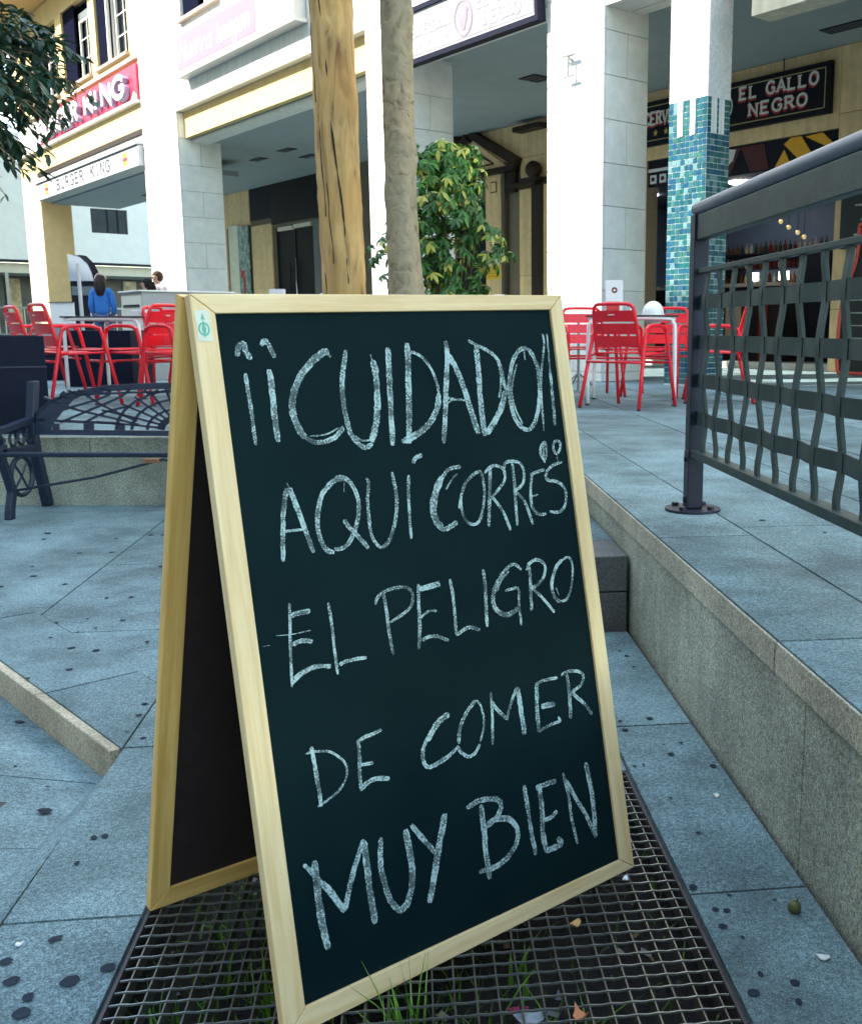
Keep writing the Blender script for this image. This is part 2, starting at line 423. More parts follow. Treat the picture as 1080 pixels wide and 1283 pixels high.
def leafbit(name, p, r, c, label, cat, ang=0, m=None, h=.006):
    pts = []; k = 9
    mb = MB()
    poly = [(r * (1 + rg.uniform(-.35, .35)) * math.cos(2 * math.pi * i / k), r * .6 * (1 + rg.uniform(-.3, .3)) * math.sin(2 * math.pi * i / k)) for i in range(k)]
    ca, sa = math.cos(ang), math.sin(ang)
    mb.prism(poly, 0, .0015, lambda x, y, z: Vector(p) + Vector((x * ca - y * sa, x * sa + y * ca, z + h * (x / r) ** 2)))
    return tag(mb.build(name, m or mat('bit_' + cat.replace(' ', '_') + str(round(c[0], 2)), c, .6, .2, 60)), label, cat)
leafbit('dry_leaf', (.055, 1.645, .004), .013, (.6, .33, .12), 'small orange dry leaf lying on the grate below the board corner', 'leaf', .9, h=.01)
leafbit('dry_leaf', (.055, 1.40, .004), .015, (.55, .2, .09), 'rust red dry leaf scrap on the grate near the bottom edge', 'leaf', -.9, h=.012)
leafbit('paper_scrap', (-.02, 1.43, -.02), .028, (.32, .36, .4), 'crumpled pale foil scrap caught in the grate', 'scrap', .2)
leafbit('petal', (-.045, 1.50, -.06), .016, (.5, .03, .14), 'magenta petal lying under the grate', 'petal', .2, h=.004)
leafbit('paper_scrap', (.155, 1.795, .004), .008, (.8, .8, .82), 'tiny white paper scrap at the board corner', 'scrap', 1.4)
leafbit('pebble', (.392, 2.163, .002), .011, (.62, .6, .5), 'cream coloured pebble on the slab beside the grate', 'pebble', 1.3, h=-.003)
leafbit('gum_wad', (.47, 1.552, .002), .012, (.75, .75, .7), 'white flattened gum wad at the foot of the terrace wall', 'gum', -.2)
leafbit('paper_scrap', (-.905, 1.59, .002), .008, (.75, .75, .75), 'little white scrap on the slab left of the grate', 'scrap', .1)
fr_ = thing('fallen_fruit', (.455, 1.693, 0), 'small round green fruit lying on the slab by the wall', 'fruit')
MB().ball((.455, 1.693, .011), .0125, seg=14, ring=10).build('fruit_body', mat('fruit', (.10, .11, .03), .5, .25, 80), fr_, True)
MB().tube([(.458, 1.693, .022), (.462, 1.69, .03)], .0015, 6).build('stem', mat('stem', (.12, .08, .04), .7, .1, 50), fr_)
# gum blots
gb = MB()
def blot(p, r, fr=None):
    k = 15; el = rg.uniform(.6, 1.0); a0 = rg.uniform(0, 6.3)
    pts = []
    for i in range(k):
        a = 2 * math.pi * i / k; rr_ = r * rg.uniform(.9, 1.1); x, y = rr_ * math.cos(a), rr_ * el * math.sin(a)
        pts.append(Vector(p) + Vector((x * math.cos(a0) - y * math.sin(a0), x * math.sin(a0) + y * math.cos(a0), 0)))
    gb.quad(*pts)
def px_ground(x, y, z):
    b = (641 - y) / 1272; a = (x - 682) / 1272; p = R(10.293)
    r = Vector((a, math.cos(p) + b * math.sin(p), -math.sin(p) + b * math.cos(p))); t = (z - H) / r.z; return Vector((0, 0, H)) + r * t
near = [(30, 1020, .012), (118, 1050, .014), (132, 1048, .013), (97, 1082, .011), (70, 1177, .018), (136, 1213, .018), (88, 1230, .022), (36, 1250, .016), (8, 1205, .016), (57, 1016, .016),
        (905, 1161, .013), (896, 1140, .01), (868, 1112, .014), (995, 1232, .013), (1000, 1256, .012), (840, 945, .012), (853, 931, .008), (795, 960, .008), (806, 958, .007), (90, 812, .02), (121, 815, .02), (87, 839, .016),
        (182, 882, .014), (175, 896, .014), (154, 777, .016), (185, 804, .012), (64, 799, .012), (98, 792, .01), (82, 732, .02), (165, 748, .016), (134, 749, .013), (120, 787, .01), (35, 850, .01), (110, 775, .01), (100, 693, .02), (140, 692, .02),
        (1, 735, .02), (27, 1270, .02), (930, 1175, .006), (970, 1128, .006), (840, 1000, .006), (180, 925, .012), (160, 917, .008), (15, 1230, .02), (205, 670, .02), (60, 668, .03), (190, 720, .012)]
for x, y, r in near:
    lowp = x < 150 and y > 900
    p = px_ground(x, y, 0)
    if (p - SA).dot(SN) < 0 and (p - WO).dot(Wr) < -1.49: continue
    blot(p + Vector((0, 0, .0025)), r * .68)
for q in range(60):
    p = Vector((rg.uniform(-4.5, -1.3), rg.uniform(2.6, 5.8), .0025))
    if (p - SA).dot(SN) > .02: blot(p, rg.uniform(.005, .018))
for q in range(110):
    p = G(rg.uniform(.3, 5), rg.uniform(-2, 9), T + .0028); blot(p, rg.uniform(.004, .014))
for q in range(14):
    p = G(rg.uniform(-.22, -.03), rg.uniform(-2.4, -.1), .0026); blot(p, rg.uniform(.004, .01))
gum = tag(gb.build('gum_blots', mat('old_gum', (.028, .036, .05), .9, .2, 60, spec=.1), fix=False), 'dark flattened chewing gum spots scattered over the paving', 'gum spots', kind='stuff')
# gum on the sloping part
gb = MB()
for x, y, r in ((57, 1016, .016), (25, 903, .014), (33, 1120, .008), (20, 960, .006), (60, 985, .006)):
    p = px_ground(x, y, -.06); g_ = toG(p); z = zl(*g_)
    p = px_ground(x, y, z); gb_p = p
    n0 = len(gb.v); blot(Vector((p.x, p.y, 0)), r)
    gb.v[n0:] = [Vector((v.x, v.y, zl(*toG(v)) + .0018)) for v in gb.v[n0:]]
tag(gb.build('gum_blots', MATS['old_gum'], fix=False), 'dark gum spots on the sloping paving at far left', 'gum spots', kind='stuff')

# ================================================================== FACADE MATERIALS
M_white = mat('white_stone', (.72, .72, .68), .55, .05, 6, .1, 80, tint=.03, dirt=.06)
M_white2 = mat('white_render', (.74, .72, .66), .8, .05, 4, .15, 90, streak=.06)
M_yel = mat('yellow_render', (.72, .52, .22), .8, .06, 4, .2, 90, streak=.06)
M_tanw = mat('tan_stone', (.86, .60, .31), .6, .10, 7, .15, 60, tint=.06, streak=.12)
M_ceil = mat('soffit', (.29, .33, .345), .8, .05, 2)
M_dark = mat('dark_metal', (.010, .012, .020), .55, .1, 10, spec=.2)
M_brown = mat('brown_metal', (.035, .022, .015), .55, .1, 10, spec=.2)
M_glass = mat('dark_glass', (.010, .015, .019), .08, .0, 10, spec=.4)
M_frame = mat('white_frame', (.75, .74, .70), .45, .05, 10)
M_shut = mat('navy_shutter', (.005, .006, .018), .9, .1, 30, spec=.02)
M_chrome = mat('chrome', (.75, .75, .75), .18, 0, 10, metal=1)

# ================================================================== ARCADE BUILDING
arc = thing('arcade_building', F(6, 1, T), 'white stone arcade building with square columns and shaded tan shopfronts behind', 'building')
def column(s0, s1, w0, w1, z0, z1, zj, hz, mid_s=True, flip=0):
    c = MB().box((s0 + .03, w0 + .03, z0), (s1 - .03, w1 - .03, z1), F).build('column', mat('joint', (.42, .43, .40), .9, .1, 20), arc)
    zz = [zj + hz * k for k in range(-12, 14)]
    k = 0
    for a, b in zip(zz, zz[1:]):
        k += 1
        a = max(a, z0); b = min(b, z1)
        if b - a < .02: continue
        g = .003; t = .031; par = (k + flip) % 2
        def cuts(x0, x1, split):
            return [(x0, (x0 + x1) / 2), ((x0 + x1) / 2, x1)] if split else [(x0, x1)]
        for x0, x1 in cuts(s0, s1, par == 0):
            MB().box((x0 + g, w0, a + g), (x1 - g, w0 + t, b - g), F).build('stone_block', M_white, c, bevel=.004)
        for x0, x1 in cuts(w0 + t + .002, w1, par == 1):
            MB().box((s0, x0 + g, a + g), (s0 + t, x1 - g, b - g), F).build('stone_block', M_white, c, bevel=.004)
        MB().box((s1 - t, w0 + t + .002, a + g), (s1, w1 - g, b - g), F).build('stone_block', M_white, c)
        MB().box((s0 + t + .002, w1 - t, a + g), (s1 - t - .002, w1, b - g), F).build('stone_block', M_white, c)
    return c
column(0, 1.0, 0, .715, T, 5.45, 2.93, .482)
column(4.21, 5.25, 0, .86, T, 5.45, 2.94, .488)
column(12.95, 15.0, 0, .93, T, 5.45, 2.83, .527, flip=1)
column(-13.2, -12.2, 0, .715, T, 5.45, 2.93, .482)
# small lamp bracket on the first column
lb_ = MB().box((.42, -.10, 4.16), (.62, -.06, 4.18), F).box((.50, -.10, 3.95), (.52, -.08, 4.155), F).box((.42, -.10, 3.93), (.60, -.07, 3.945), F).box((.53, -.06, 4.13), (.56, -.001, 4.158), F).build('lamp_bracket', M_steel, arc)
# upper walls
def wall(name, m, s0, s1, z0, z1, w0=0, w1=.3, p=None): return MB().box((s0, w0, z0), (s1, w1, z1), F).build(name, m, p or arc)
wall('upper_wall', M_white2, 12.42, 15.0, 5.46, 12, .003)
wall('upper_wall', M_white2, 10.45, 12.42, 5.46, 7.08, .003)
wall('upper_wall', M_white2, 10.45, 12.42, 8.95, 12, .003)
wall('upper_wall', M_white2, 5.25, 10.45, 5.46, 12, .003)
for k in range(3):
    for j in range(8):
        MB().box((.0 + 1.75 * k + .004, -.006, 5.456 + .8 * j), (1.75 * (k + 1) - .004, .03, 5.456 + .8 * (j + 1) - .008), F).build('stone_block', M_white, arc, bevel=.004)
wall('upper_wall', M_white2, 0, 5.25, 5.45, 12, .03)
wall('upper_wall', M_white2, -1.4, 0, 4.62, 12, .02, .4)
wall('upper_wall', M_white2, -14, -1.4, 4.62, 12, .3, .6)
# beams
wall('beam', M_yel, 5.25, 12.95, 4.95, 5.455, .16, .45)
wall('beam_lip', M_white2, 5.25, 12.95, 4.86, 4.945, .30, .62)
wall('beam', M_white2, 1.0, 4.21, 4.86, 5.445, .12, .5)
wall('soffit_strip', M_white2, -1.4, 0, 4.62, 4.90, .42, .6)
wall('beam', mat('cream_render', (.68, .62, .46), .8, .08, 5, .2, 90, streak=.12), -12.2, -1.98, 4.10, 4.62, .15, .45)
# ceiling and its fittings
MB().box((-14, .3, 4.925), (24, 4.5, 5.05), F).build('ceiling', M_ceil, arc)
for s_, w_, a, b in ((12.75, 2.36, .28, .11), (14.35, 2.42, .28, .11), (13.2, 3.1, .3, .10), (11.6, 3.2, .3, .1), (-.6, 3.75, .32, .14), (4.15, 2.42, .2, .2), (2.2, 1.6, .18, .1), (-3.2, 2.2, .3, .14)):
    f = MB().box((s_ - a, w_ - b, 4.912), (s_ + a, w_ + b, 4.922), F).build('ceiling_vent', M_dark, arc)
    for q in range(4): MB().box((s_ - a + .02, w_ - b + (q + .5) * b / 2 - .01, 4.905), (s_ + a - .02, w_ - b + (q + .5) * b / 2 + .01, 4.911), F).build('slat', mat('vent_slat', (.12, .13, .15), .5, 0), f)
# ---- back wall at w = 4.5 : stone panels with openings
BW = 4.5
bwall = MB().box((-14, BW + .035, T), (-4.2, BW + .3, 5.0), F).box((-.05, BW + .035, 3.83), (3.75, BW + .3, 5.0), F).box((-4.2, BW + .035, T), (-.05, BW + .3, 5.0), F)\
    .box((3.75, BW + .035, T), (7.7 + .0, BW + .3, 5.0), F).box((7.7, BW + .035, T), (8.31, BW + .3, 5.0), F).box((8.31, BW + .035, 3.62), (9.6, BW + .3, 5.0), F)\
    .box((9.6, BW + .035, T), (15.84, BW + .3, 5.0), F).box((15.84, BW + .035, 3.8), (18.2, BW + .3, 5.0), F).box((18.2, BW + .035, T), (24, BW + .3, 5.0), F).build('back_wall', mat('joint_tan', (.2, .16, .11), .9, .1, 20), arc)
def panels(s0, s1, z0, z1, ns, nz, m=M_tanw, w=BW, off=0):
    ws = (s1 - s0) / ns; hs = (z1 - z0) / nz
    for i in range(ns):
        for j in range(nz):
            MB().box((s0 + ws * i + .004, w, z0 + hs * j + .004), (s0 + ws * (i + 1) - .004, w + .033, z0 + hs * (j + 1) - .004), F).build('stone_panel', m, bwall)
panels(-9, -4.2, T, 4.92, 4, 5); panels(-4.2, -.05, T, 4.92, 4, 5); panels(-.05, 3.75, 3.83, 4.92, 4, 1)
panels(3.75, 6.2, T, 4.92, 3, 5); panels(6.72, 7.2, T, 3.7, 1, 2); panels(6.2, 7.16, 3.87, 4.28, 1, 1); panels(6.2, 8.4, 3.85 + .43, 4.92, 3, 1); panels(8.4, 12.9, 4.28, 4.92, 5, 1)
panels(9.6, 12.9, T, 4.26, 4, 4); panels(7.7, 8.31, T, 3.55, 1, 2); panels(19.62, 21.3, 3.95, 4.92, 2, 1); panels(21.3, 23.6, T, 4.92, 3, 5)
panels(18.25, 19.55, T, 3.9, 1, 2)
MB().box((18.2, BW - .01, 4.05), (19.56, BW + .03, 4.92), F).build('dark_panel', M_dark, bwall)
MB().box((15.0, BW - .01, 3.85), (18.198, BW + .03, 4.92), F).build('dark_panel', mat('brown_panel', (.012, .010, .012), .5, .2, 3, spec=.2), bwall)
panels(15.0, 15.8, T, 3.8, 1, 3, mat('grey_panel', (.12, .13, .14), .4, .1, 4))
# dark shop door left
dr = MB().box((15.86, BW + .12, T), (18.18, BW + .16, 3.78), F).build('shop_door', mat('door_black', (.008, .009, .014), .35, 0, 3, spec=.08), arc)
MB().tube([F(16.95, BW + .06, 1.0), F(16.95, BW + .06, 2.9)], .022).build('handle', M_chrome, dr, True)
MB().tube([F(17.3, BW + .06, 1.0), F(17.3, BW + .06, 2.8)], .012).build('handle', M_dark, dr, True)
MB().box((17.05, BW + .04, 3.66), (17.95, BW + .12, 3.76), F).box((16.0, BW + .04, 3.68), (16.98, BW + .12, 3.78), F).build('door_light', mat('door_light', (.7, .65, .5), .4, .1, 20), dr)
MB().box((17.01, BW + .10, T), (17.05, BW + .17, 3.64), F).build('door_stile', M_dark, dr)
# mirror / poster column next to it
mr = thing('advertising_mirror', F(20.3, BW - .05, 2.5), 'tall bright poster panel with green and red picture beside the dark doorway', 'poster')
MB().box((19.66, BW - .06, 1.4), (20.35, BW - .02, 3.95), F).build('picture', mat('street_print', (.2, .3, .28), .3, .8, 2.2, spots=[(5, .7)], stretch=(3, 3, 1.5)), mr)
MB().box((20.35, BW - .07, 1.4), (21.0, BW - .02, 4.0), F).build('white_strip', mat('strip', (.8, .76, .6), .5, .1, 5), mr)
MB().box((19.95, BW - .064, 1.6), (20.1, BW - .061, 2.5), F).build('red_figure', mat('red_fig', (.45, .03, .03), .5, .3, 20), mr)
MB().box((20.0, BW - .066, 2.5), (20.25, BW - .062, 2.7), F).build('red_figure', MATS['red_fig'], mr)
# ---- pediment doorway
ped = MB().box((7.68, BW - .06, T), (8.22, BW - .004, 4.05), F).build('door_surround', M_tanw, bwall)
MB().box((7.72, BW - .075, 3.62), (8.12, BW - .062, 4.0), F).build('square_moulding', M_tanw, ped)
MB().box((7.82, BW - .085, 3.71), (8.02, BW - .076, 3.92), F).build('square_moulding', M_brown, ped)
MB().box((7.84, BW - .095, 3.73), (8.00, BW - .086, 3.90), F).build('square_moulding', M_tanw, ped)
MB().box((7.24, BW - .07, 3.66), (7.52, BW - .004, 4.05), F).build('dark_bracket', M_brown, bwall)
MB().box((7.56, BW - .09, T), (7.67, BW - .004, 4.05), F).build('dark_pilaster', mat('umber', (.10, .075, .05), .6, .1, 10), bwall)
MB().box((7.18, BW - .16, 4.06), (10.1, BW - .004, 4.16), F).build('dark_cornice', M_brown, bwall)
tri = [(7.55, 4.19), (9.75, 4.19), (8.65, 4.80)]
m_ = MB()
k = 0
def fs(pts, w0, w1, name, m, parent):
    mb = MB(); mb.prism([(a, b) for a, b in pts], w0, w1, lambda x, y, z: F(x, z, y)); return mb.build(name, m, parent)
fs(tri, BW - .05, BW - .004, 'gable_panel', M_tanw, bwall)
def band(p, q, wdt, w0, w1, name, m, parent):
    v = Vector((q[0] - p[0], q[1] - p[1])); v.normalize(); n_ = Vector((-v.y, v.x)) * wdt / 2
    return fs([(p[0] - n_.x, p[1] - n_.y), (q[0] - n_.x, q[1] - n_.y), (q[0] + n_.x, q[1] + n_.y), (p[0] + n_.x, p[1] + n_.y)], w0, w1, name, m, parent)
band((7.12, 4.2), (8.62, 4.92), .16, BW - .18, BW - .01, 'raking_cornice', M_brown, bwall)
band((10.1, 4.2), (8.72, 4.86), .16, BW - .18, BW - .01, 'raking_cornice', M_brown, bwall)
for off, mm in ((.0, M_brown), ):
    band((7.95, 4.27), (8.62, 4.62), .025, BW - .07, BW - .052, 'moulding', mm, bwall); band((7.95, 4.27), (9.4, 4.27), .025, BW - .07, BW - .052, 'moulding', mm, bwall)
    band((8.1, 4.34), (8.58, 4.56), .02, BW - .07, BW - .052, 'moulding', mm, bwall)
MB().ball(F(9.15, BW - .1, 4.85), .15).build('ball_finial', M_brown, bwall, True)
MB().ball(F(6.58, BW - .15, 4.0), .16).build('ball_finial', M_brown, bwall, True)
MB().box((6.5, BW - .2, 3.72), (7.4, BW - .004, 3.80), F).box((6.42, BW - .22, 3.80), (6.9, BW - .02, 3.86), F).build('dark_cornice', M_brown, bwall)
MB().box((6.35, BW - .14, T), (6.66, BW - .004, 3.715), F).build('dark_pilaster', M_brown, bwall)
MB().box((6.2, BW - .1, T), (6.345, BW - .004, 3.715), F).build('dark_pilaster', M_tanw, bwall)
band((6.3, 4.77), (7.1, 4.77), .09, BW - .25, BW - .02, 'lintel_bar', M_brown, bwall)
MB().box((8.32, BW + .2, T), (9.6, BW + .25, 3.62), F).build('dark_doorway', M_glass, arc)
# posters on the surround
ys = thing('wall_notice', F(7.95, BW - .1, 2.15), 'bright yellow notice fixed to the tan door surround right of the shrub', 'notice')
MB().box((7.74, BW - .075, 2.02), (8.2, BW - .062, 2.28), F).build('sheet', mat('yellow_print', (.8, .5, .02), .5, .06, 20), ys)
MB().box((7.74, BW - .075, 2.285), (8.2, BW - .062, 2.5), F).build('sheet', mat('cream_print', (.75, .66, .42), .5, .06, 20), ys)
MB().box((7.9, BW - .080, 2.30), (8.0, BW - .0755, 2.38), F).build('red_mark', mat('red_print', (.6, .05, .03), .5, 0), ys)
for q in range(3): MB().box((7.8, BW - .080, 2.07 + .06 * q), (8.12 - .06 * q, BW - .0755, 2.085 + .06 * q), F).build('text_line', mat('orange_print', (.6, .22, .02), .5, 0), ys)

# ---- open bar on the right
bar = thing('bar_interior', F(1.8, BW + 2, T), 'dark open bar front with counter, bottle shelves and round ceiling lights under the rooster sign', 'shop')
M_navy = mat('navy_wall', (.065, .10, .16), .6, .15, 1.5)
D2 = BW + 4.2
MB().box((-.4, D2, T), (7.2, D2 + .1, 3.9), F).build('rear_wall', M_navy, bar)
MB().box((-.4, BW + .31, T), (-.3, D2 - .01, 3.9), F).build('side_wall', M_navy, bar); MB().box((7.1, BW + .31, T), (7.2, D2 - .01, 3.9), F).build('side_wall', M_navy, bar)
MB().box((-.4, BW + .31, 3.62), (7.2, D2 - .01, 3.7), F).build('bar_ceiling', M_navy, bar)
MB().box((-.3, BW + .3, T + .0005), (7.1, D2 - .01, T + .02), F).build('bar_floor', M_grand, bar)
for s_, w_, r in ((.92, 5.47, .20), (3.32, 6.46, .20), (3.93, 7.59, .18), (1.9, 7.0, .16), (5.6, 6.5, .16)):
    MB().disc(F(s_, w_, 3.595), r, .02, 20).build('downlight', mat('lamp_white', (.9, .9, .9), .5, 0, emit=(1, .97, .92), estr=5), bar)
MB().box((-.3, BW + .02, T - .004), (3.7, BW + .28, T + .10), F).build('threshold', mat('threshold', (.42, .42, .38), .6, .1, 10), bar)
# header film with yellow rays
hd = MB().box((-.05, BW + .06, 3.40), (3.74, BW + .09, 3.83), F).build('header_panel', mat('header_film', (.012, .012, .02), .6, .1, 5, spec=.2), bar)
M_or = mat('amber_film', (.85, .42, .02), .45, .05, 20)
for pts in ([(1.08, 3.43), (.79, 3.43), (.92, 3.66)], [(.93, 3.74), (.80, 3.815), (.62, 3.815), (.36, 3.46), (.58, 3.43)], [(.55, 3.80), (.25, 3.815), (-.04, 3.56), (-.04, 3.51)]):
    fs(pts, BW + .045, BW + .059, 'amber_ray', M_or, hd)
fs([(1.55, 3.42), (1.2, 3.42), (1.3, 3.8), (1.75, 3.8)], BW + .05, BW + .059, 'red_ray', mat('maroon_film', (.09, .012, .015), .5, .1, 10), hd)
fs([(2.4, 3.42), (1.95, 3.42), (1.75, 3.8), (1.9, 3.8)], BW + .05, BW + .059, 'red_ray', MATS['maroon_film'], hd)
fs([(2.05, 3.52), (1.9, 3.62), (1.84, 3.78), (1.98, 3.8), (2.1, 3.7)], BW + .045, BW + .059, 'white_feather', mat('white_film', (.75, .76, .78), .5, .05, 10), hd)
# social strip on the left part
MB().box((2.35, BW + .045, 3.64), (3.74, BW + .059, 3.69), F).build('white_lettering', MATS['white_film'], hd)
for q, s_ in enumerate((3.62, 3.4, 3.18)):
    b_ = MB().box((s_ - .07, BW + .045, 3.45), (s_ + .07, BW + .059, 3.59), F).build('social_icon', MATS['white_film'], hd)
    MB().box((s_ - .035, BW + .040, 3.49), (s_ + .035, BW + .0445, 3.55), F).build('icon_mark', M_black, b_)
MB().box((2.98, BW + .045, 3.48), (3.06, BW + .059, 3.55), F).build('orange_mark', M_or, hd)
# dark red left interior behind column gap
MB().box((2.6, BW + .6, T), (3.7, BW + .64, 3.38), F).build('inner_screen', mat('maroon_wall', (.03, .012, .018), .5, .3, 2), bar)
MB().box((2.75, BW + .56, 2.3), (3.3, BW + .59, 3.0), F).build('wall_frame', mat('umber', (.1, .075, .05)), bar)
MB().box((2.4, BW + .4, 1.72), (3.74, BW + .44, 1.76), F).build('rail', M_steel, bar)
# counter, shelves, bottles
ct = MB().box((2.75, BW + 2.6, T + .02), (6.0, BW + 3.2, 1.80), F).build('counter', mat('counter_dark', (.03, .028, .03), .35, .2, 4), bar)
MB().box((2.7, BW + 2.53, 1.805), (6.05, BW + 3.25, 1.87), F).build('counter_top', mat('counter_top', (.5, .45, .38), .3, .1, 5), ct)
for s_ in (5.0, 4.45, 3.9): MB().box((s_ - .18, BW + 2.57, .6), (s_ + .18, BW + 2.596, 1.7), F).build('counter_panel', mat('cream_panel', (.62, .55, .40), .5, .1, 6), ct)
MB().box((3.08, BW + 2.56, T + .03), (3.28, BW + 2.595, 1.78), F).build('counter_panel', mat('red_panel', (.28, .03, .02), .5, .1, 6), ct)
sh = MB().box((2.8, D2 - .28, 1.9), (5.6, D2 - .02, 1.94), F).box((2.8, D2 - .28, 2.2), (5.6, D2 - .02, 2.23), F).box((2.8, D2 - .28, 2.5), (5.6, D2 - .02, 2.53), F).build('back_shelf', M_dark, bar)
M_bot = [mat('bottle_' + n_, c, .12, .1, 5) for n_, c in (('green', (.01, .03, .015)), ('amber', (.08, .03, .01)), ('clear', (.25, .28, .28)), ('red', (.10, .01, .01)), ('pale', (.25, .2, .12)))]
for zz in (1.94, 2.23, 2.53):
    for q in range(22):
        s_ = 2.9 + .12 * q; h_ = rg.uniform(.18, .26)
        MB().tube([F(s_, D2 - .15, zz), F(s_, D2 - .15, zz + h_ * .6), F(s_, D2 - .15, zz + h_ * .72), F(s_, D2 - .15, zz + h_)], [.036, .036, .013, .013], 6).build('bottle', rg.choice(M_bot), sh)
for s_ in (3.15, 3.75, 4.5):
    MB().box((s_ - .12, D2 - .31, 1.98), (s_ + .12, D2 - .295, 2.14), F).build('lit_panel', mat('lit_panel', (.9, .9, .88), .5, 0, emit=(1, .95, .85), estr=1.4), bar)
MB().box((2.0, BW + 2.9, T + .02), (2.6, BW + 3.3, 2.35), F).build('coffee_machine', M_dark, bar)
pend = thing('pendant_lamps', F(1.1, BW + 1.6, 3.3), 'row of small gold pendant bulbs hanging inside the bar', 'lamps')
for q in range(5):
    s_ = (3.86, 3.57, 3.38, 3.17, 3.02)[q]; w_ = 8.0; z_ = (3.18, 3.05, 2.93, 2.82, 2.73)[q]
    MB().tube([F(s_, w_, z_ + .05), F(s_, w_, 3.61)], .006, 5).build('cord', M_dark, pend)
    MB().ball(F(s_, w_, z_), .045).build('bulb', mat('gold_bulb', (.8, .6, .25), .2, 0, metal=.6, emit=(1, .75, .35), estr=.06), pend, True)
# menu board and bottle shaped sign at the right edge
mn = thing('menu_board', F(-.75, BW - .1, 2.8), 'tall black menu board on the tan wall at the right edge', 'menu board')
MB().box((-1.7, BW - .1, 2.15), (-.22, BW - .02, 3.35), F).build('board', mat('menu_black', (.015, .018, .02), .5, .2, 10), mn)
for q in range(5): MB().box((-1.5, BW - .106, 2.32 + .2 * q), (-.45 - .1 * (q % 2), BW - .1015, 2.345 + .2 * q + (.03 if q == 4 else 0)), F).build('chalk_line', mat('chalk_dim', (.35, .38, .36), .9, .5, 30), mn)
MB().box((-1.6, BW - .09, 1.2), (-.4, BW - .04, 2.14), F).build('cream_sheet', MATS['cream_panel'], mn)
bs = thing('bottle_sign', onp := F(-.95, BW - .6, T), 'bottle shaped standing blackboard with a red outline in front of the menu', 'sign')
def bottle_prof(k):
    P = [(-.30, .02), (-.33, .25), (-.31, .8), (-.24, 1.15), (-.11, 1.5), (-.075, 1.75), (-.075, 2.0)]
    P = smooth_pts(P, 4); return [(x * k, z) for x, z in P]
L_ = bottle_prof(1); full = L_ + [(-x, z) for x, z in reversed(L_)]
fs([(-.95 - x, T + z) for x, z in full], BW - .60, BW - .57, 'panel', MATS['menu_black'], bs)
MB().tube([F(-.95 - x, BW - .605, T + z) for x, z in full], .028, 6, closed=True).build('outline', mat('coral_rim', (.7, .10, .07), .5, .1, 10), bs, True)
for q in range(5): MB().box((-1.12, BW - .606, .9 + .17 * q), (-.78, BW - .602, .915 + .17 * q), F).build('chalk_line', MATS['chalk_dim'], bs)

# ================================================================== TILED PILLAR
tp = thing('tiled_pillar', F(-1.2, .3, T), 'slim pillar clad in glossy turquoise tiles below and white mosaic above', 'pillar')
MB().box((-1.47, .11, T), (-.93, .47, 4.62), F).build('core', mat('grout', (.55, .6, .58), .8, .1, 20), tp)
tc = random.Random(5)
tm = MB(); tm2 = MB(); wm = MB()
def tile(mb, o, a, b, nn_, sz, c, tilt):
    # o centre, a,b in-plane unit vectors, nn outward
    t1 = tc.gauss(0, tilt); t2 = tc.gauss(0, tilt); h = sz / 2
    P = [o + a * (x * h) + b * (y * h) + nn_ * (.004 + t1 * x * h + t2 * y * h) for x, y in ((-1, -1), (1, -1), (1, 1), (-1, 1))]
    Q = [p - nn_ * .01 for p in P]
    mb.quad(*P, c=c)
    for i in range(4): mb.quad(P[i], Q[i], Q[(i + 1) % 4], P[(i + 1) % 4], c=c)
Z = Vector((0, 0, 1))
def face(o, a, n_, wid, cols, dark):
    ts = wid / cols; rows = int((3.43 - T) / ts)
    for i in range(cols):
        for j in range(rows):
            z = 3.43 - ts * (j + .5)
            notch = (i in (cols // 3, 2 * cols // 3)) and j < 6 and False
            x = (i + .5) * ts
            if j < 6 and any(abs(x - wid * q) < ts * .5 for q in (.33, .66)): continue
            b = tc.random(); zz = (z - T) / 3.0
            c = (.012 + .03 * b * b, .065 + .07 * b, .10 + .06 * tc.random())
            if tc.random() < (.24 if .2 < zz < .8 else .05): c = (.13, .24, .25)  # pale tiles crowd the middle height: sky glare put into the tile colour
            if tc.random() < .1: c = (.012, .11, .11)
            tile(tm, o + a * x + Z * (z - o.z), a, Z, n_, ts * .90, c, .035 if .2 < zz < .85 else .015)
    for i in range(cols * 2):
        rows2 = int((4.62 - 3.43) / (ts / 2))
        for j in range(rows2):
            b = .58 + .12 * tc.random(); tile(wm, o + a * ((i + .5) * ts / 2) + Z * (3.43 + ts / 2 * (j + .5) - o.z), a, Z, n_, ts / 2 * .93, (b, b, b * .97), .01)
face(F(-.93, .11, 0), -U, -N, .54, 9, 0)
face(F(-1.47, .11, 0), N, -U, .36, 6, 1)
face(F(-.93, .47, 0), -N, U, .36, 6, 1)
M_tile = mat('turquoise_tile', (.03, .3, .33), .12, .12, 30, vcol=True, spec=.7)
tm.build('tile', M_tile, tp, fix=False)['kind'] = 'stuff'
wm.build('mosaic', mat('white_mosaic', (.6, .6, .6), .4, .05, 30, vcol=True), tp, fix=False)['kind'] = 'stuff'
for q in (.33, .66):
    MB().box((-.93 - .54 * q - .024, .098, 3.07), (-.93 - .54 * q + .024, .1085, 3.425), F).build('white_inlay', mat('inlay', (.68, .68, .64), .4, .05, 20), tp)
    MB().box((-1.482, .11 + .36 * q - .02, 3.07), (-1.4715, .11 + .36 * q + .02, 3.425), F).build('white_inlay', MATS['inlay'], tp)

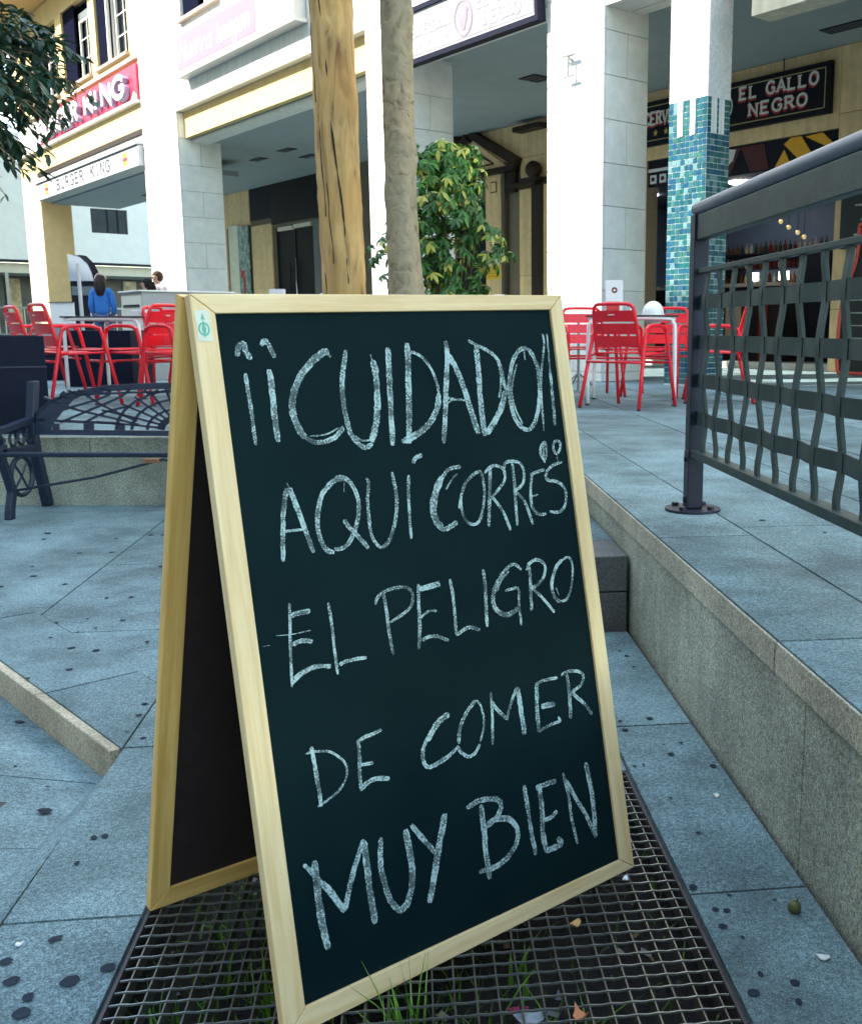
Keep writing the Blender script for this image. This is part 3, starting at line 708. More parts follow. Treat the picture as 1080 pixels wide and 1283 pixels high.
# ================================================================== LETTERS (stroke alphabet)
GL = {'A': [[(0, 0), (.5, 1), (1, 0)], [(.2, .35), (.8, .35)]], 'B': [[(.1, 0), (.1, 1), (.7, .97), (.8, .75), (.65, .53), (.1, .52)], [(.6, .52), (.9, .3), (.75, .04), (.1, 0)]],
      'C': [[(.95, .75), (.75, .97), (.35, .97), (.05, .7), (.05, .3), (.35, .03), (.75, .03), (.95, .25)]], 'E': [[(.9, 1), (.1, 1), (.1, 0), (.9, 0)], [(.1, .5), (.7, .5)]],
      'G': [[(.95, .78), (.75, .97), (.35, .97), (.05, .7), (.05, .3), (.35, .03), (.75, .03), (.93, .2), (.93, .45), (.6, .45)]], 'I': [[(.5, 0), (.5, 1)]],
      'K': [[(.1, 0), (.1, 1)], [(.9, 1), (.1, .42)], [(.35, .6), (.95, 0)]], 'L': [[(.1, 1), (.1, 0), (.9, 0)]], 'N': [[(.08, 0), (.08, 1), (.92, 0), (.92, 1)]],
      'O': [[(.5, 1), (.15, .85), (.03, .5), (.15, .15), (.5, 0), (.85, .15), (.97, .5), (.85, .85), (.5, 1)]], 'R': [[(.1, 0), (.1, 1), (.7, .97), (.85, .75), (.7, .52), (.1, .48)], [(.5, .5), (.95, 0)]],
      'U': [[(.08, 1), (.08, .3), (.3, .02), (.7, .02), (.92, .3), (.92, 1)]], 'V': [[(.02, 1), (.5, 0), (.98, 1)]], 'S': [[(.9, .8), (.6, 1), (.2, .95), (.1, .72), (.5, .52), (.9, .3), (.8, .06), (.4, 0), (.08, .2)]],
      'M': [[(.02, 0), (.1, 1), (.5, .3), (.9, 1), (.98, 0)]], 'D': [[(.1, 0), (.1, 1), (.6, .95), (.92, .65), (.92, .35), (.6, .05), (.1, 0)]],
      'a': [[(.8, .55), (.5, .62), (.15, .4), (.15, .12), (.4, 0), (.7, .15), (.8, .6), (.78, .1), (.95, 0)]], 'e': [[(.12, .3), (.8, .38), (.7, .58), (.4, .62), (.12, .35), (.2, .06), (.5, 0), (.85, .15)]],
      'v': [[(.05, .55), (.2, .6), (.4, 0), (.75, .5), (.95, .6)]], 'u': [[(.05, .5), (.2, .6), (.15, .12), (.4, 0), (.75, .3), (.8, .6), (.78, .1), (.95, 0)]],
      'm': [[(0, .5), (.1, .6), (.1, 0), (.15, .45), (.4, .6), (.45, 0), (.5, .45), (.75, .6), (.82, .1), (.95, 0)]], 'n': [[(.05, .5), (.15, .6), (.15, 0), (.25, .45), (.6, .6), (.7, .1), (.9, 0)]],
      'g': [[(.8, .55), (.5, .62), (.15, .4), (.2, .1), (.5, .02), (.75, .2), (.8, .6), (.72, -.3), (.3, -.35), (.1, -.2)]],
      'y': [[(.1, .6), (.2, .15), (.5, .05), (.8, .3), (.85, .6), (.7, -.3), (.3, -.3)]]}
def ribbon(mb, pts, w, fr, z0, z1):
    n_ = len(pts)
    if n_ < 2: return
    Lp, Rp = [], []
    for i, p in enumerate(pts):
        a = pts[max(i - 1, 0)]; b = pts[min(i + 1, n_ - 1)]
        if 0 < i < n_ - 1:
            d1 = Vector((p[0] - a[0], p[1] - a[1])); d2 = Vector((b[0] - p[0], b[1] - p[1]))
            if d1.length: d1.normalize()
            if d2.length: d2.normalize()
            t = d1 + d2; t = t.normalized() if t.length > 1e-6 else d1
            c = max(.45, t.dot(d1))
        else:
            t = Vector((b[0] - a[0], b[1] - a[1])); t.normalize(); c = 1
        nx, ny = -t.y, t.x; ww = w / 2 / c
        Lp.append((p[0] + nx * ww, p[1] + ny * ww)); Rp.append((p[0] - nx * ww, p[1] - ny * ww))
    k = len(mb.v)
    for i in range(n_):
        for (q, z) in ((Lp[i], z0), (Rp[i], z0), (Rp[i], z1), (Lp[i], z1)): mb.v.append(fr(q[0], q[1], z))
    for i in range(n_ - 1):
        a = k + 4 * i
        for j in range(4): mb.f.append((a + j, a + (j + 1) % 4, a + 4 + (j + 1) % 4, a + 4 + j)); mb.c.append(None)
    mb.f.append((k + 3, k + 2, k + 1, k)); a = k + 4 * (n_ - 1); mb.f.append((a, a + 1, a + 2, a + 3)); mb.c += [None] * 2
def letters(txt, fr, x0, x1, y, h, w, m, parent, depth=.01, serif=False, shear=0, gap=.28, smooth=False, narrow=None):
    ws = [(.45 if c == 'I' and not serif else (.6 if c == ' ' else (1.3 if c == 'm' else 1))) for c in txt]
    tot = sum(ws) + gap * (len(txt) - 1); cw = (x1 - x0) / tot; x = x0; st_ = 0
    for c, k in zip(txt, ws):
        if c != ' ':
            mb = MB()
            for i, s_ in enumerate(GL[c]):
                s2 = smooth_pts(s_, 4) if (smooth or c in 'COGSBRDU') and len(s_) > 3 and c not in 'NEM' else s_
                if c == 'B' or c == 'R' or c == 'D': s2 = s_
                pts = [(x + (px_ if c != 'I' or serif else (px_ - .5) * .3 + .25) * cw * k + shear * py_ * h, y + py_ * h) for px_, py_ in s2]
                ribbon(mb, pts, w, fr, 0, depth + i * .0006)
            if serif and c not in 'OCGS':
                ends = {'A': [(0, 0), (1, 0)], 'E': [(.1, 1), (.1, 0)], 'L': [(.1, 1), (.1, 0)], 'N': [(.08, 0), (.08, 1), (.92, 1)], 'R': [(.1, 0), (.1, 1), (.95, 0)], 'V': [(.02, 1), (.98, 1)],
                        'I': [(.5, 0), (.5, 1)], 'B': [(.1, 0), (.1, 1)], 'K': [(.1, 0), (.1, 1), (.9, 1), (.95, 0)], 'U': [(.08, 1), (.92, 1)]}.get(c, [])
                for ex, ey in ends:
                    yy = y + ey * h + (w * .2 if ey == 0 else -w * .2)
                    ribbon(mb, [(x + ex * cw - w * .95, yy), (x + ex * cw + w * .95, yy)], w * .5, fr, 0, depth + .0012)
            mb.build('letter', m, parent)
        x += cw * (k + gap)
def signF(s_left, w): return lambda x, y, z: F(s_left - x, w - z, y)
def star(s0, z0, r, w, m, parent, name='star'):
    pts = [(s0 + (r if i % 2 == 0 else r * .42) * math.sin(math.pi * i / 5), z0 + (r if i % 2 == 0 else r * .42) * math.cos(math.pi * i / 5)) for i in range(10)]
    fs(pts, w - .006, w, name, m, parent)
def ring(s0, z0, r, wd, w, m, parent, name='ring', half=None):
    P = [(s0 + r * math.cos(2 * math.pi * i / 24), z0 + r * 1.05 * math.sin(2 * math.pi * i / 24)) for i in range(25)]
    mb = MB(); ribbon(mb, P, wd, lambda x, y, z: F(x, w - z, y), 0, .006); mb.build(name, m, parent)
def rooster(s0, z0, k, w, m, parent):
    pts = [(-.1, -.5), (-.35, -.1), (-.5, .35), (-.2, .15), (.05, .1), (.15, .45), (.35, .5), (.5, .3), (.38, .25), (.35, -.05), (.15, -.35), (.1, -.5)]
    fs([(s0 - x * k, z0 + y * k) for x, y in pts], w - .008, w, 'rooster_emblem', m, parent)

# dark sign above the bar
w = BW - .1
sg = thing('bar_sign', F(1.86, w, 4.4), 'black bar sign in the shade reading CERVECERIA EL GALLO NEGRO in white and red letters', 'sign')
M_lw = mat('letter_white', (.80, .76, .68), .5, .04, 20); M_lr = mat('letter_red', (.5, .02, .03), .5, .05, 20); M_gold = mat('gold_line', (.55, .42, .2), .4, .05, 20)
MB().box((.06, w, 4.04), (3.85, BW - .01, 4.74), F).build('sign_box', mat('sign_black', (.010, .009, .014), .6, .15, 6, spec=.2), sg)
for a, b in (((.14, 4.12), (3.77, 4.12)), ((.14, 4.66), (3.77, 4.66))): MB().box((a[0], w - .004, a[1] - .006), (b[0], w - .0005, a[1] + .006), F).build('gold_line', M_gold, sg)
for s_ in (.14, 3.77): MB().box((s_ - .006, w - .004, 4.127), (s_ + .006, w - .0005, 4.653), F).build('gold_line', M_gold, sg)
for dx, dz, mm, dd in ((-.012, -.028, M_lr, .004), (0, 0, M_lw, .008)):
    fr_s = lambda x, y, z, dx=dx, dz=dz: F(1.68 - x - dx, w - .0006 - z, y + dz)
    letters('EL GALLO', fr_s, 0, 1.42, 4.465, .165, .036, mm, sg, dd, True, gap=.34)
    letters('NEGRO', lambda x, y, z, dx=dx, dz=dz: F(1.49 - x - dx, w - .0006 - z, y + dz), 0, 1.05, 4.205, .165, .036, mm, sg, dd, True, gap=.34)
    letters('CERVECERIA', lambda x, y, z, dx=dx, dz=dz: F(3.7 - x - .0 - dx, w - .0006 - z, y + dz), -.28 + .28, 1.36, 4.37, .19, .036, mm, sg, dd, True, gap=.2)
for s_ in (3.44, 3.2, 2.96, 2.72): star(s_, 4.23, .055, w - .001, mat('star_gold', (.75, .5, .1), .5, .05, 10), sg)
ring(2.02, 4.4, .2, .02, w - .001, M_lw, sg); rooster(2.02, 4.4, .3, w - .002, M_lw, sg)
MB().tube([F(.9, w + .04, 4.74), F(.9, w + .04, 4.92)], .01, 6).build('hanger', M_dark, sg)

# pale illuminated sign between the columns, leaning slightly
s2 = thing('street_sign', F(2.5, -.1, 5.0), 'washed out white sign in a thick black frame hanging between two columns', 'sign')
def SF(s, o_, z): return F(s, -.02 - o_ - (z - 4.66) * .06, z)         # leans outwards at the top
M_pale = mat('pale_panel', (.42, .40, .42), .5, .05, 3)
MB().box((1.06, .03, 4.72), (3.93, .10, 5.31), SF).build('panel', M_pale, s2)
for a, b in (((1.0, 0, 4.655), (4.0, .13, 4.72)), ((1.0, 0, 5.31), (4.0, .13, 5.37)), ((1.0, 0, 4.721), (1.055, .13, 5.309)), ((3.935, 0, 4.721), (4.0, .13, 5.309))):
    MB().box(a, b, SF).build('frame_bar', mat('frame_navy', (.006, .007, .02), .6, .1, 10, spec=.15), s2)
M_pl = mat('pale_letter', (.42, .42, .44), .6, 0); M_pp = mat('pale_pink', (.24, .20, .23), .5, .1, 8)
MB().box((1.1, .101, 4.76), (3.88, .104, 5.27), SF).build('print_ground', mat('pale_ground', (.25, .24, .27), .6, .10, 3), s2)
def sfr(s0): return lambda x, y, z: SF(s0 - x, .1045 + z, y)
letters('EL GALLO', sfr(2.22), 0, 1.1, 5.06, .15, .04, M_pl, s2, .004, True)
letters('NEGRO', sfr(2.09), 0, .74, 4.83, .15, .04, M_pl, s2, .004, True)
letters('CERVECERIA', sfr(3.84), 0, 1.0, 5.0, .13, .028, M_pl, s2, .004, True, gap=.2)
for s_ in (3.55, 3.33, 3.1, 2.9):
    pts = [(s_ + (.035 if i % 2 == 0 else .015) * math.sin(math.pi * i / 5), 4.88 + (.035 if i % 2 == 0 else .015) * math.cos(math.pi * i / 5)) for i in range(10)]
    MB().prism(pts, .1045, .108, lambda x, y, z: SF(x, z, y)).build('star', M_pl, s2)
P = [(2.52 + .19 * math.cos(2 * math.pi * i / 24), 5.0 + .21 * math.sin(2 * math.pi * i / 24)) for i in range(25)]
mb = MB(); ribbon(mb, P, .03, lambda x, y, z: SF(x, .1045 + z, y), 0, .004); mb.build('ring', M_pp, s2)
pts = [(-.1, -.5), (-.35, -.1), (-.5, .35), (-.2, .15), (.05, .1), (.15, .45), (.35, .5), (.5, .3), (.38, .25), (.35, -.05), (.15, -.35), (.1, -.5)]
MB().prism([(2.52 - x * .25, 5.0 + y * .28) for x, y in pts], .1045, .109, lambda x, y, z: SF(x, z, y)).build('rooster_emblem', M_pp, s2)

# pink script sign
s3 = thing('hairdresser_sign', F(9.6, -.1, 6.3), 'white box sign with pink panel lettered Nueva Imagen in white script', 'sign')
MB().box((7.08, -.22, 5.99), (12.15, -.004, 6.72), F).build('sign_box', mat('box_sign_white', (.46, .46, .44), .6, .04, 5), s3)
MB().box((8.5, -.226, 6.06), (12.1, -.2205, 6.68), F).build('pink_panel', mat('pink_film', (.25, .15, .20), .5, .04, 5), s3)
MB().box((7.04, -.235, 5.93), (12.2, -.004, 5.985), F).build('sign_tray', mat('tray', (.5, .49, .45), .5, .05, 10), s3)
letters('Nueva', lambda x, y, z: F(12.0 - x, -.2265 - z, y), 0, 1.62, 6.2, .34, .05, M_lw, s3, .004, shear=.25, smooth=True, gap=.1)
letters('Imagen', lambda x, y, z: F(10.15 - x, -.2265 - z, y), 0, 1.45, 6.2, .34, .05, M_lw, s3, .004, shear=.25, smooth=True, gap=.1)
for q in range(3): MB().box((7.4, -.226, 6.15 + .1 * q), (8.3 - .15 * q, -.2205, 6.175 + .1 * q), F).build('small_print', mat('faint_print', (.28, .27, .27), .5, 0), s3)

# ================================================================== WINDOWS
def window(s0, s1, z0, z1, parent, mframe=M_frame, tilt=False, cut=.42):
    f = MB().box((s0, .14, z0), (s1, .28, z0 + .06), F).box((s0, .14, z1 - .06), (s1, .28, z1), F).box((s0, .14, z0 + .061), (s0 + .06, .28, z1 - .061), F).box((s1 - .06, .14, z0 + .061), (s1, .28, z1 - .061), F).build('window', M_dark, parent)
    MB().box((s0 - .04, -.09, z0 - .07), (s1 + .04, .13, z0 - .004), F).build('sill', mat('sill_stone', (.38, .27, .2), .6, .1, 10), f)
    MB().box((s0 + .06, .24, z0 + .06), (s1 - .06, .26, z1 - .06), F).build('pane', M_glass, f)
    sm = s1 - (s1 - s0) * cut                                          # shutter on the left (larger s)
    MB().box((sm, .05, z0 + .01), (s1 - .02, .09, z1 - .01), F).build('shutter', M_shut, f)
    a, b = s0 + .05, sm - .05
    MB().box((a, .15, z1 - .36), (b, .20, z1 - .22), F).build('roller_box', mframe, f)
    zt = z1 - .37
    for p, q in (((a, z0 + .05), (a + .07, zt)), ((b - .07, z0 + .05), (b, zt)), ((a + .071, z0 + .05), (b - .071, z0 + .12)), ((a + .071, zt - .07), (b - .071, zt))):
        MB().box((p[0], .15, p[1]), (q[0], .20, q[1]), F).build('frame', mframe, f)
    MB().box(((a + b) / 2 - .015, .155, z0 + .125), ((a + b) / 2 + .015, .175, zt - .075), F).build('glazing_bar', mframe, f)
    for k_ in (1, 2):
        z = z0 + .08 + (zt - z0 - .1) * k_ / 3
        MB().box((a + .075, .157, z - .012), (b - .075, .173, z + .012), F).build('glazing_bar', mframe, f)
    if tilt:
        MB().box((b + .06, -.02, z0 + .02), (b + .12, .3, z1 - .1), F).build('open_sash', mframe, f)
    return f
window(10.5, 12.38, 7.1, 8.93, arc)

# ================================================================== YELLOW CORNER BUILDING
bk = thing('corner_building', F(19.5, 1, T), 'yellow corner building with a red band of letters and dark shuttered windows', 'building')
zs, zt = 7.12, 8.98
def yw(a, b, z0, z1, w0=.0, m=None): return MB().box((a, w0, z0), (b, .3, z1), F).build('wall', m or M_yel, bk)
yw(15.0, 25.55, zt, 9.55); yw(15.0, 25.55, 6.85, zs)
for a, b in ((15.0, 15.5), (17.72, 18.17), (20.42, 20.95), (23.4, 25.55)): yw(a, b, zs, zt)
yw(15.0, 25.55, 5.42, 5.95)
MB().box((15.0, -.06, 6.88), (25.55, -.001, 6.95), F).build('cornice', mat('cream_render', (.68, .62, .46)), bk)
MB().box((15.0, -.12, 5.955), (25.6, -.001, 6.02), F).build('cornice', M_white2, bk)
yw(15.0, 25.55, 5.955, 6.84, .02, M_white2)
MB().box((15.0, -.02, 5.30), (23.75, .3, 5.41), F).build('cornice', M_brown, bk)
yw(15.0, 23.75, 5.12, 5.29, .02, M_white2)
window(15.5, 17.7, zs, zt, bk, tilt=True); window(18.17, 20.42, zs, zt, bk); window(20.95, 23.4, zs, zt, bk)
MB().box((15.0, -.9, 9.56), (26.3, .4, 9.75), F).build('roof_eave', mat('eave', (.70, .46, .18), .8, .05, 5), bk)
MB().box((15.0, -.92, 9.752), (26.32, 4.4, 9.9), F).build('roof', mat('roof', (.3, .2, .15), .8, .1, 5), bk)
MB().box((25.25, .302, 5.42), (25.55, 4.4, 9.55), F).build('side_wall', M_yel, bk)
# pillar: cream front, tan side
MB().box((23.7, 0, T), (25.55, .83, 5.41), F).build('pillar', mat('cream_yellow', (.74, .66, .42), .8, .05, 4), bk)
MB().box((23.69, -.01, T), (25.56, .84, T + .75), F).build('plinth', mat('grey_plinth', (.35, .37, .40), .7, .1, 8), bk)
MB().box((23.685, .004, T + .76), (23.699, .826, 4.64), F).build('tan_cladding', mat('tan_render', (.86, .58, .27), .8, .06, 5), bk)
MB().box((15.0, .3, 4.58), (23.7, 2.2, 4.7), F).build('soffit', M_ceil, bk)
MB().box((15.5, 1.2, 4.565), (16.0, 1.4, 4.578), F).box((19.5, 1.6, 4.565), (20.0, 1.8, 4.578), F).build('soffit_light', M_dark, bk)

s4 = thing('fascia_sign', F(19.3, -.1, 4.9), 'white fascia over the passage lettered BURGER KING in thin grey letters', 'sign')
MB().box((15.0, -.12, 4.62), (23.66, .29, 5.05), F).build('fascia', mat('fascia_white', (.44, .44, .43), .6, .04, 5), s4)
MB().box((15.0, -.17, 5.07), (23.66, -.0, 5.12), F).build('awning_box', mat('awning_grey', (.45, .45, .45), .5, .05, 10), s4)
M_lg = mat('letter_grey', (.05, .05, .06), .6, .05, 10)
letters('BURGER', lambda x, y, z: F(21.5 - x, -.1205 - z, y), 0, 2.4, 4.72, .26, .045, M_lg, s4, .006, True, gap=.35)
letters('KING', lambda x, y, z: F(18.5 - x, -.1205 - z, y), 0, 1.5, 4.72, .26, .045, M_lg, s4, .006, True, gap=.35)
for s_ in (22.5, 15.9):
    for dz, h_, mm in ((.10, .06, M_or), (-.08, .05, M_or), (.0, .05, M_lr)):
        P = [(s_ + .16 * math.cos(2 * math.pi * i / 14), 4.84 + dz + h_ * math.sin(2 * math.pi * i / 14)) for i in range(14)]
        fs(P, -.127, -.1205, 'emblem', mm, s4)
s5 = thing('band_sign', F(19.0, -.1, 6.4), 'red band sign with thick white raised letters BURGER KING partly hidden by leaves', 'sign')
MB().box((15.0, -.05, 6.03), (22.95, .015, 6.78), F).build('red_panel', mat('sign_red', (.55, .015, .05), .5, .08, 5), s5)
for q, (x0, x1, t_) in enumerate(((22.6, 19.0, 'BURGER'), (18.45, 15.5, 'KING'))):
    letters(t_, lambda x, y, z, x0=x0: F(x0 - x, -.052 - z, y), 0, x0 - x1, 6.16, .42, .12, mat('letter_lilac', (.35, .28, .45), .6, .05, 10), s5, .10, gap=.2)
    letters(t_, lambda x, y, z, x0=x0: F(x0 - x + .02, -.153 - z, y + .02), 0, x0 - x1, 6.16, .42, .115, M_lw, s5, .03, gap=.2)
fs([(15.45, 6.03), (15.02, 6.03), (15.02, 6.1), (15.2, 6.22)], -.06, -.051, 'white_swoosh', M_lw, s5)

# ================================================================== FAR BUILDING
fb = thing('far_building', F(34, 2, T), 'pale far building seen through the passage with a dark window and shaded ground floor', 'building')
def FS(a, b, c): return F(34 + b, a, c)       # (across, depth, height)
M_pale2 = mat('pale_render', (.60, .60, .56), .8, .05, 3)
MB().box((-16, 0, 3.58), (.9, .3, 5.08), FS).box((-16, 0, 5.95), (.9, .3, 8.2), FS).box((.9, 0, 3.58), (2.6, .3, 8.2), FS).box((2.6, 0, 3.58), (4.42, .3, 8.2), FS).box((4.42, 0, 3.58), (5.82, .3, 4.72), FS).box((4.42, 0, 5.66), (5.82, .3, 8.2), FS).box((5.82, 0, 3.58), (12, .3, 8.2), FS).build('wall', M_pale2, fb)
MB().box((-16, .1, 5.08), (.9, .14, 5.95), FS).build('window_band', M_glass, fb)
for a in (-6, -4, -2, -.6, .5): MB().box((a, .02, 5.08), (a + .06, .1, 5.95), FS).build('mullion', M_dark, fb)
wf = MB().box((4.43, .08, 4.73), (5.81, .12, 5.65), FS).build('window', mat('far_glass', (.02, .03, .035), .4, .3, 2, spec=.15), fb)
MB().box((5.05, .03, 4.73), (5.09, .08, 5.65), FS).box((5.45, .03, 4.73), (5.49, .08, 5.65), FS).build('frame', M_dark, wf)
MB().box((3.2, -.12, 5.0), (3.45, -.01, 5.5), FS).build('wall_speaker', M_dark, fb)
MB().box((-16, -.03, 3.48), (12, .3, 3.57), FS).build('dark_trim', M_dark, fb)
MB().box((-16, .3, 3.1), (12, 5, 3.47), FS).build('inner_ceiling', mat('cream_ceiling', (.55, .52, .42), .8, .05, 3), fb)
MB().box((-16, 3.0, T), (12, 3.2, 3.1), FS).build('shop_front', mat('dark_shop', (.05, .055, .05), .4, .7, 1.3), fb)
for a, c in ((-1.6, (.7, .55, .2)), (-.9, (.6, .5, .3)), (1.8, (.45, .35, .2)), (-4.5, (.5, .4, .2)), (6.4, (.55, .48, .35))):
    MB().box((a, 2.9, 1.2), (a + .55, 2.98, 3.0), FS).build('shop_display', mat('display%d' % int(a * 10), c, .5, .5, 3), fb)
for a in (-7, -3.0, 1.2, 4.0, 8.0): MB().box((a, .1, T), (a + .12, .22, 3.1), FS).build('post', M_steel, fb)
rl = thing('railing', F(31, 3, T), 'thin metal railing in front of the far building', 'railing')
def FR(a, b, c): return F(31 + b, a, c)
MB().box((-12, 0, 1.72), (11, .05, 1.78), FR).build('top_rail', M_steel, rl); MB().box((-12, 0, .8), (11, .05, .85), FR).build('bottom_rail', M_steel, rl)
for q in range(110): MB().box((-12 + q * .21, .01, .85), (-11.97 + q * .21, .04, 1.72), FR).build('baluster', mat('rail_cream', (.5, .46, .36), .5, .1, 10), rl)
hw = thing('low_wall', F(29, -8, T), 'grey green low wall behind the chairs at the far left', 'wall')
def FQ(a, b, c): return F(27.5 + b, a, c)
MB().box((-14, 0, T), (-.9, .3, 1.52), FQ).build('wall_body', mat('grey_green', (.14, .17, .15), .8, .15, 5), hw)
MB().box((-14.02, -.04, 1.525), (-.88, .34, 1.60), FQ).build('wall_cap', M_granw, hw)

# ================================================================== CHALKBOARD
BL = Vector((-.3828, 1.3536, 0)); bth = .7259; bt = .1853
Be = Vector((math.cos(bth), math.sin(bth), 0)); Bm = Vector((-Be.y, Be.x, 0)); Bv = Bm * math.sin(bt) + Vector((0, 0, 1)) * math.cos(bt)
Bn = Be.cross(Bv).normalized()                      # towards the viewer
def wood(name, c1, c2, rough=.5):
    m = bpy.data.materials.new(name); m.use_nodes = True; n = m.node_tree.nodes; l = m.node_tree.links; b = n['Principled BSDF']
    tc_ = n.new('ShaderNodeTexCoord'); mp = n.new('ShaderNodeMapping'); mp.inputs['Scale'].default_value = (1.2, 22, 22); l.new(tc_.outputs['Object'], mp.inputs[0])
    oi = n.new('ShaderNodeObjectInfo'); ad = n.new('ShaderNodeVectorMath'); ad.operation = 'ADD'; l.new(mp.outputs[0], ad.inputs[0])
    cb = n.new('ShaderNodeCombineXYZ'); mu = n.new('ShaderNodeMath'); mu.operation = 'MULTIPLY'; mu.inputs[1].default_value = 40; l.new(oi.outputs['Random'], mu.inputs[0]); l.new(mu.outputs[0], cb.inputs[1]); l.new(mu.outputs[0], cb.inputs[0]); l.new(cb.outputs[0], ad.inputs[1])
    t = n.new('ShaderNodeTexNoise'); t.inputs['Scale'].default_value = 2.2; t.inputs['Detail'].default_value = 3; t.inputs['Distortion'].default_value = .6; l.new(ad.outputs[0], t.inputs['Vector'])
    t2 = n.new('ShaderNodeTexNoise'); t2.inputs['Scale'].default_value = 12; t2.inputs['Detail'].default_value = 5; l.new(ad.outputs[0], t2.inputs['Vector'])
    mx = n.new('ShaderNodeMath'); mx.operation = 'MULTIPLY_ADD'; mx.inputs[1].default_value = .35; l.new(t2.outputs['Fac'], mx.inputs[0]); l.new(t.outputs['Fac'], mx.inputs[2])
    rp = n.new('ShaderNodeValToRGB'); rp.color_ramp.elements[0].position = .45; rp.color_ramp.elements[1].position = .82
    rp.color_ramp.elements[0].color = (*c1, 1); rp.color_ramp.elements[1].color = (*c2, 1); l.new(mx.outputs[0], rp.inputs[0]); l.new(rp.outputs[0], b.inputs['Base Color'])
    b.inputs['Roughness'].default_value = rough
    bp = n.new('ShaderNodeBump'); bp.inputs['Strength'].default_value = .12; bp.inputs['Distance'].default_value = .001; l.new(t2.outputs['Fac'], bp.inputs['Height']); l.new(bp.outputs[0], b.inputs['Normal'])
    MATS[name] = m; return m
M_pine = wood('pine', (.88, .68, .38), (.74, .51, .24))
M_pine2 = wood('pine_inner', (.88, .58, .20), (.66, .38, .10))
TH = .020
cb_ = thing('chalkboard', BL + Be * .37 + Bm * .23, 'large freestanding A-frame chalkboard with pine frame and handwritten Spanish chalk text', 'chalkboard')
def frame_panel(org, e, v, nn, outer, inner, thick, m, names='frame_rail', backwards=False):
    # outer / inner: four corners (x,y) BL BR TR TL in (e,v); builds four mitred rails, grain along each
    for i in range(4):
        j = (i + 1) % 4
        a, b, c, d = outer[i], outer[j], inner[j], inner[i]
        g = .0004
        A = org + e * a[0] + v * a[1]; B = org + e * b[0] + v * b[1]
        X = (B - A).normalized(); Yv = nn.cross(X).normalized()
        M = Matrix((( X.x, Yv.x, nn.x, A.x), (X.y, Yv.y, nn.y, A.y), (X.z, Yv.z, nn.z, A.z), (0, 0, 0, 1)))
        Mi = M.inverted(); loc = [Mi @ (org + e * p[0] + v * p[1]) for p in (a, b, c, d)]
        loc[0].x += g; loc[3].x += g; loc[1].x -= g; loc[2].x -= g
        mb = MB(); mb.prism([(p.x, p.y) for p in loc], -thick, 0)
        o = bpy.data.objects.new(names, mb.data(names, m)); col.objects.link(o); o.matrix_world = M
        o.location = M.translation; o.rotation_euler = M.to_euler(); attach(o, cb_)
        bv = o.modifiers.new('bevel', 'BEVEL'); bv.width = .0016; bv.segments = 2; bv.limit_method = 'ANGLE'
OUT = [(-.004, .0), (.750, .0), (.740, 1.131), (.004, 1.118)]
INN = [(.034, .036), (.7145, .026), (.7085, 1.103), (.040, 1.0895)]
frame_panel(BL, Be, Bv, Bn, OUT, INN, TH, M_pine)
def BP(x, y, o): return BL + Be * x + Bv * y + Bn * o
M_slate = bpy.data.materials.new('chalkboard_paint'); M_slate.use_nodes = True
n = M_slate.node_tree.nodes; l = M_slate.node_tree.links; b = n['Principled BSDF']
b.inputs['Roughness'].default_value = .62; b.inputs['Specular IOR Level'].default_value = .05
g_ = n.new('ShaderNodeNewGeometry'); t = n.new('ShaderNodeTexNoise'); t.inputs['Scale'].default_value = 3.5; t.inputs['Detail'].default_value = 6; l.new(g_.outputs['Position'], t.inputs['Vector'])
rp = n.new('ShaderNodeValToRGB'); rp.color_ramp.elements[0].position = .3; rp.color_ramp.elements[1].position = .8
rp.color_ramp.elements[0].color = (.0022, .0115, .0135, 1); rp.color_ramp.elements[1].color = (.0055, .019, .020, 1); _e = rp.color_ramp.elements.new(.92); _e.color = (.014, .036, .038, 1); l.new(t.outputs['Fac'], rp.inputs[0]); l.new(rp.outputs[0], b.inputs['Base Color'])
t3 = n.new('ShaderNodeTexNoise'); t3.inputs['Scale'].default_value = 900; l.new(g_.outputs['Position'], t3.inputs['Vector'])
bp = n.new('ShaderNodeBump'); bp.inputs['Strength'].default_value = .15; bp.inputs['Distance'].default_value = .0004; l.new(t3.outputs['Fac'], bp.inputs['Height']); l.new(bp.outputs[0], b.inputs['Normal'])
mb = MB(); k0 = [(INN[0][0] - .008, INN[0][1] - .008), (INN[1][0] + .008, INN[1][1] - .008), (INN[2][0] + .008, INN[2][1] + .008), (INN[3][0] - .008, INN[3][1] + .008)]
MB().prism(INN, -.0135, -.006, BP).build('writing_panel', M_slate, cb_)
# chalk
M_chalk = bpy.data.materials.new('chalk'); M_chalk.use_nodes = True
n = M_chalk.node_tree.nodes; l = M_chalk.node_tree.links; b = n['Principled BSDF']; b.inputs['Roughness'].default_value = .95; b.inputs['Specular IOR Level'].default_value = .1
b.inputs['Base Color'].default_value = (.44, .58, .56, 1)
g_ = n.new('ShaderNodeNewGeometry'); at = n.new('ShaderNodeAttribute'); at.attribute_name = 'Col'
t = n.new('ShaderNodeTexNoise'); t.inputs['Scale'].default_value = 300; t.inputs['Detail'].default_value = 3; t.inputs['Roughness'].default_value = .7; l.new(g_.outputs['Position'], t.inputs['Vector'])
t2 = n.new('ShaderNodeTexNoise'); t2.inputs['Scale'].default_value = 38; t2.inputs['Detail'].default_value = 3; l.new(g_.outputs['Position'], t2.inputs['Vector'])
sp = n.new('ShaderNodeSeparateColor'); l.new(at.outputs['Color'], sp.inputs[0])
def mth(op, a, b_=None, c_=None):
    q = n.new('ShaderNodeMath'); q.operation = op
    for i, x in enumerate((a, b_, c_)):
        if x is None: continue
        if isinstance(x, (int, float)): q.inputs[i].default_value = x
        else: l.new(x, q.inputs[i])
    return q.outputs[0]
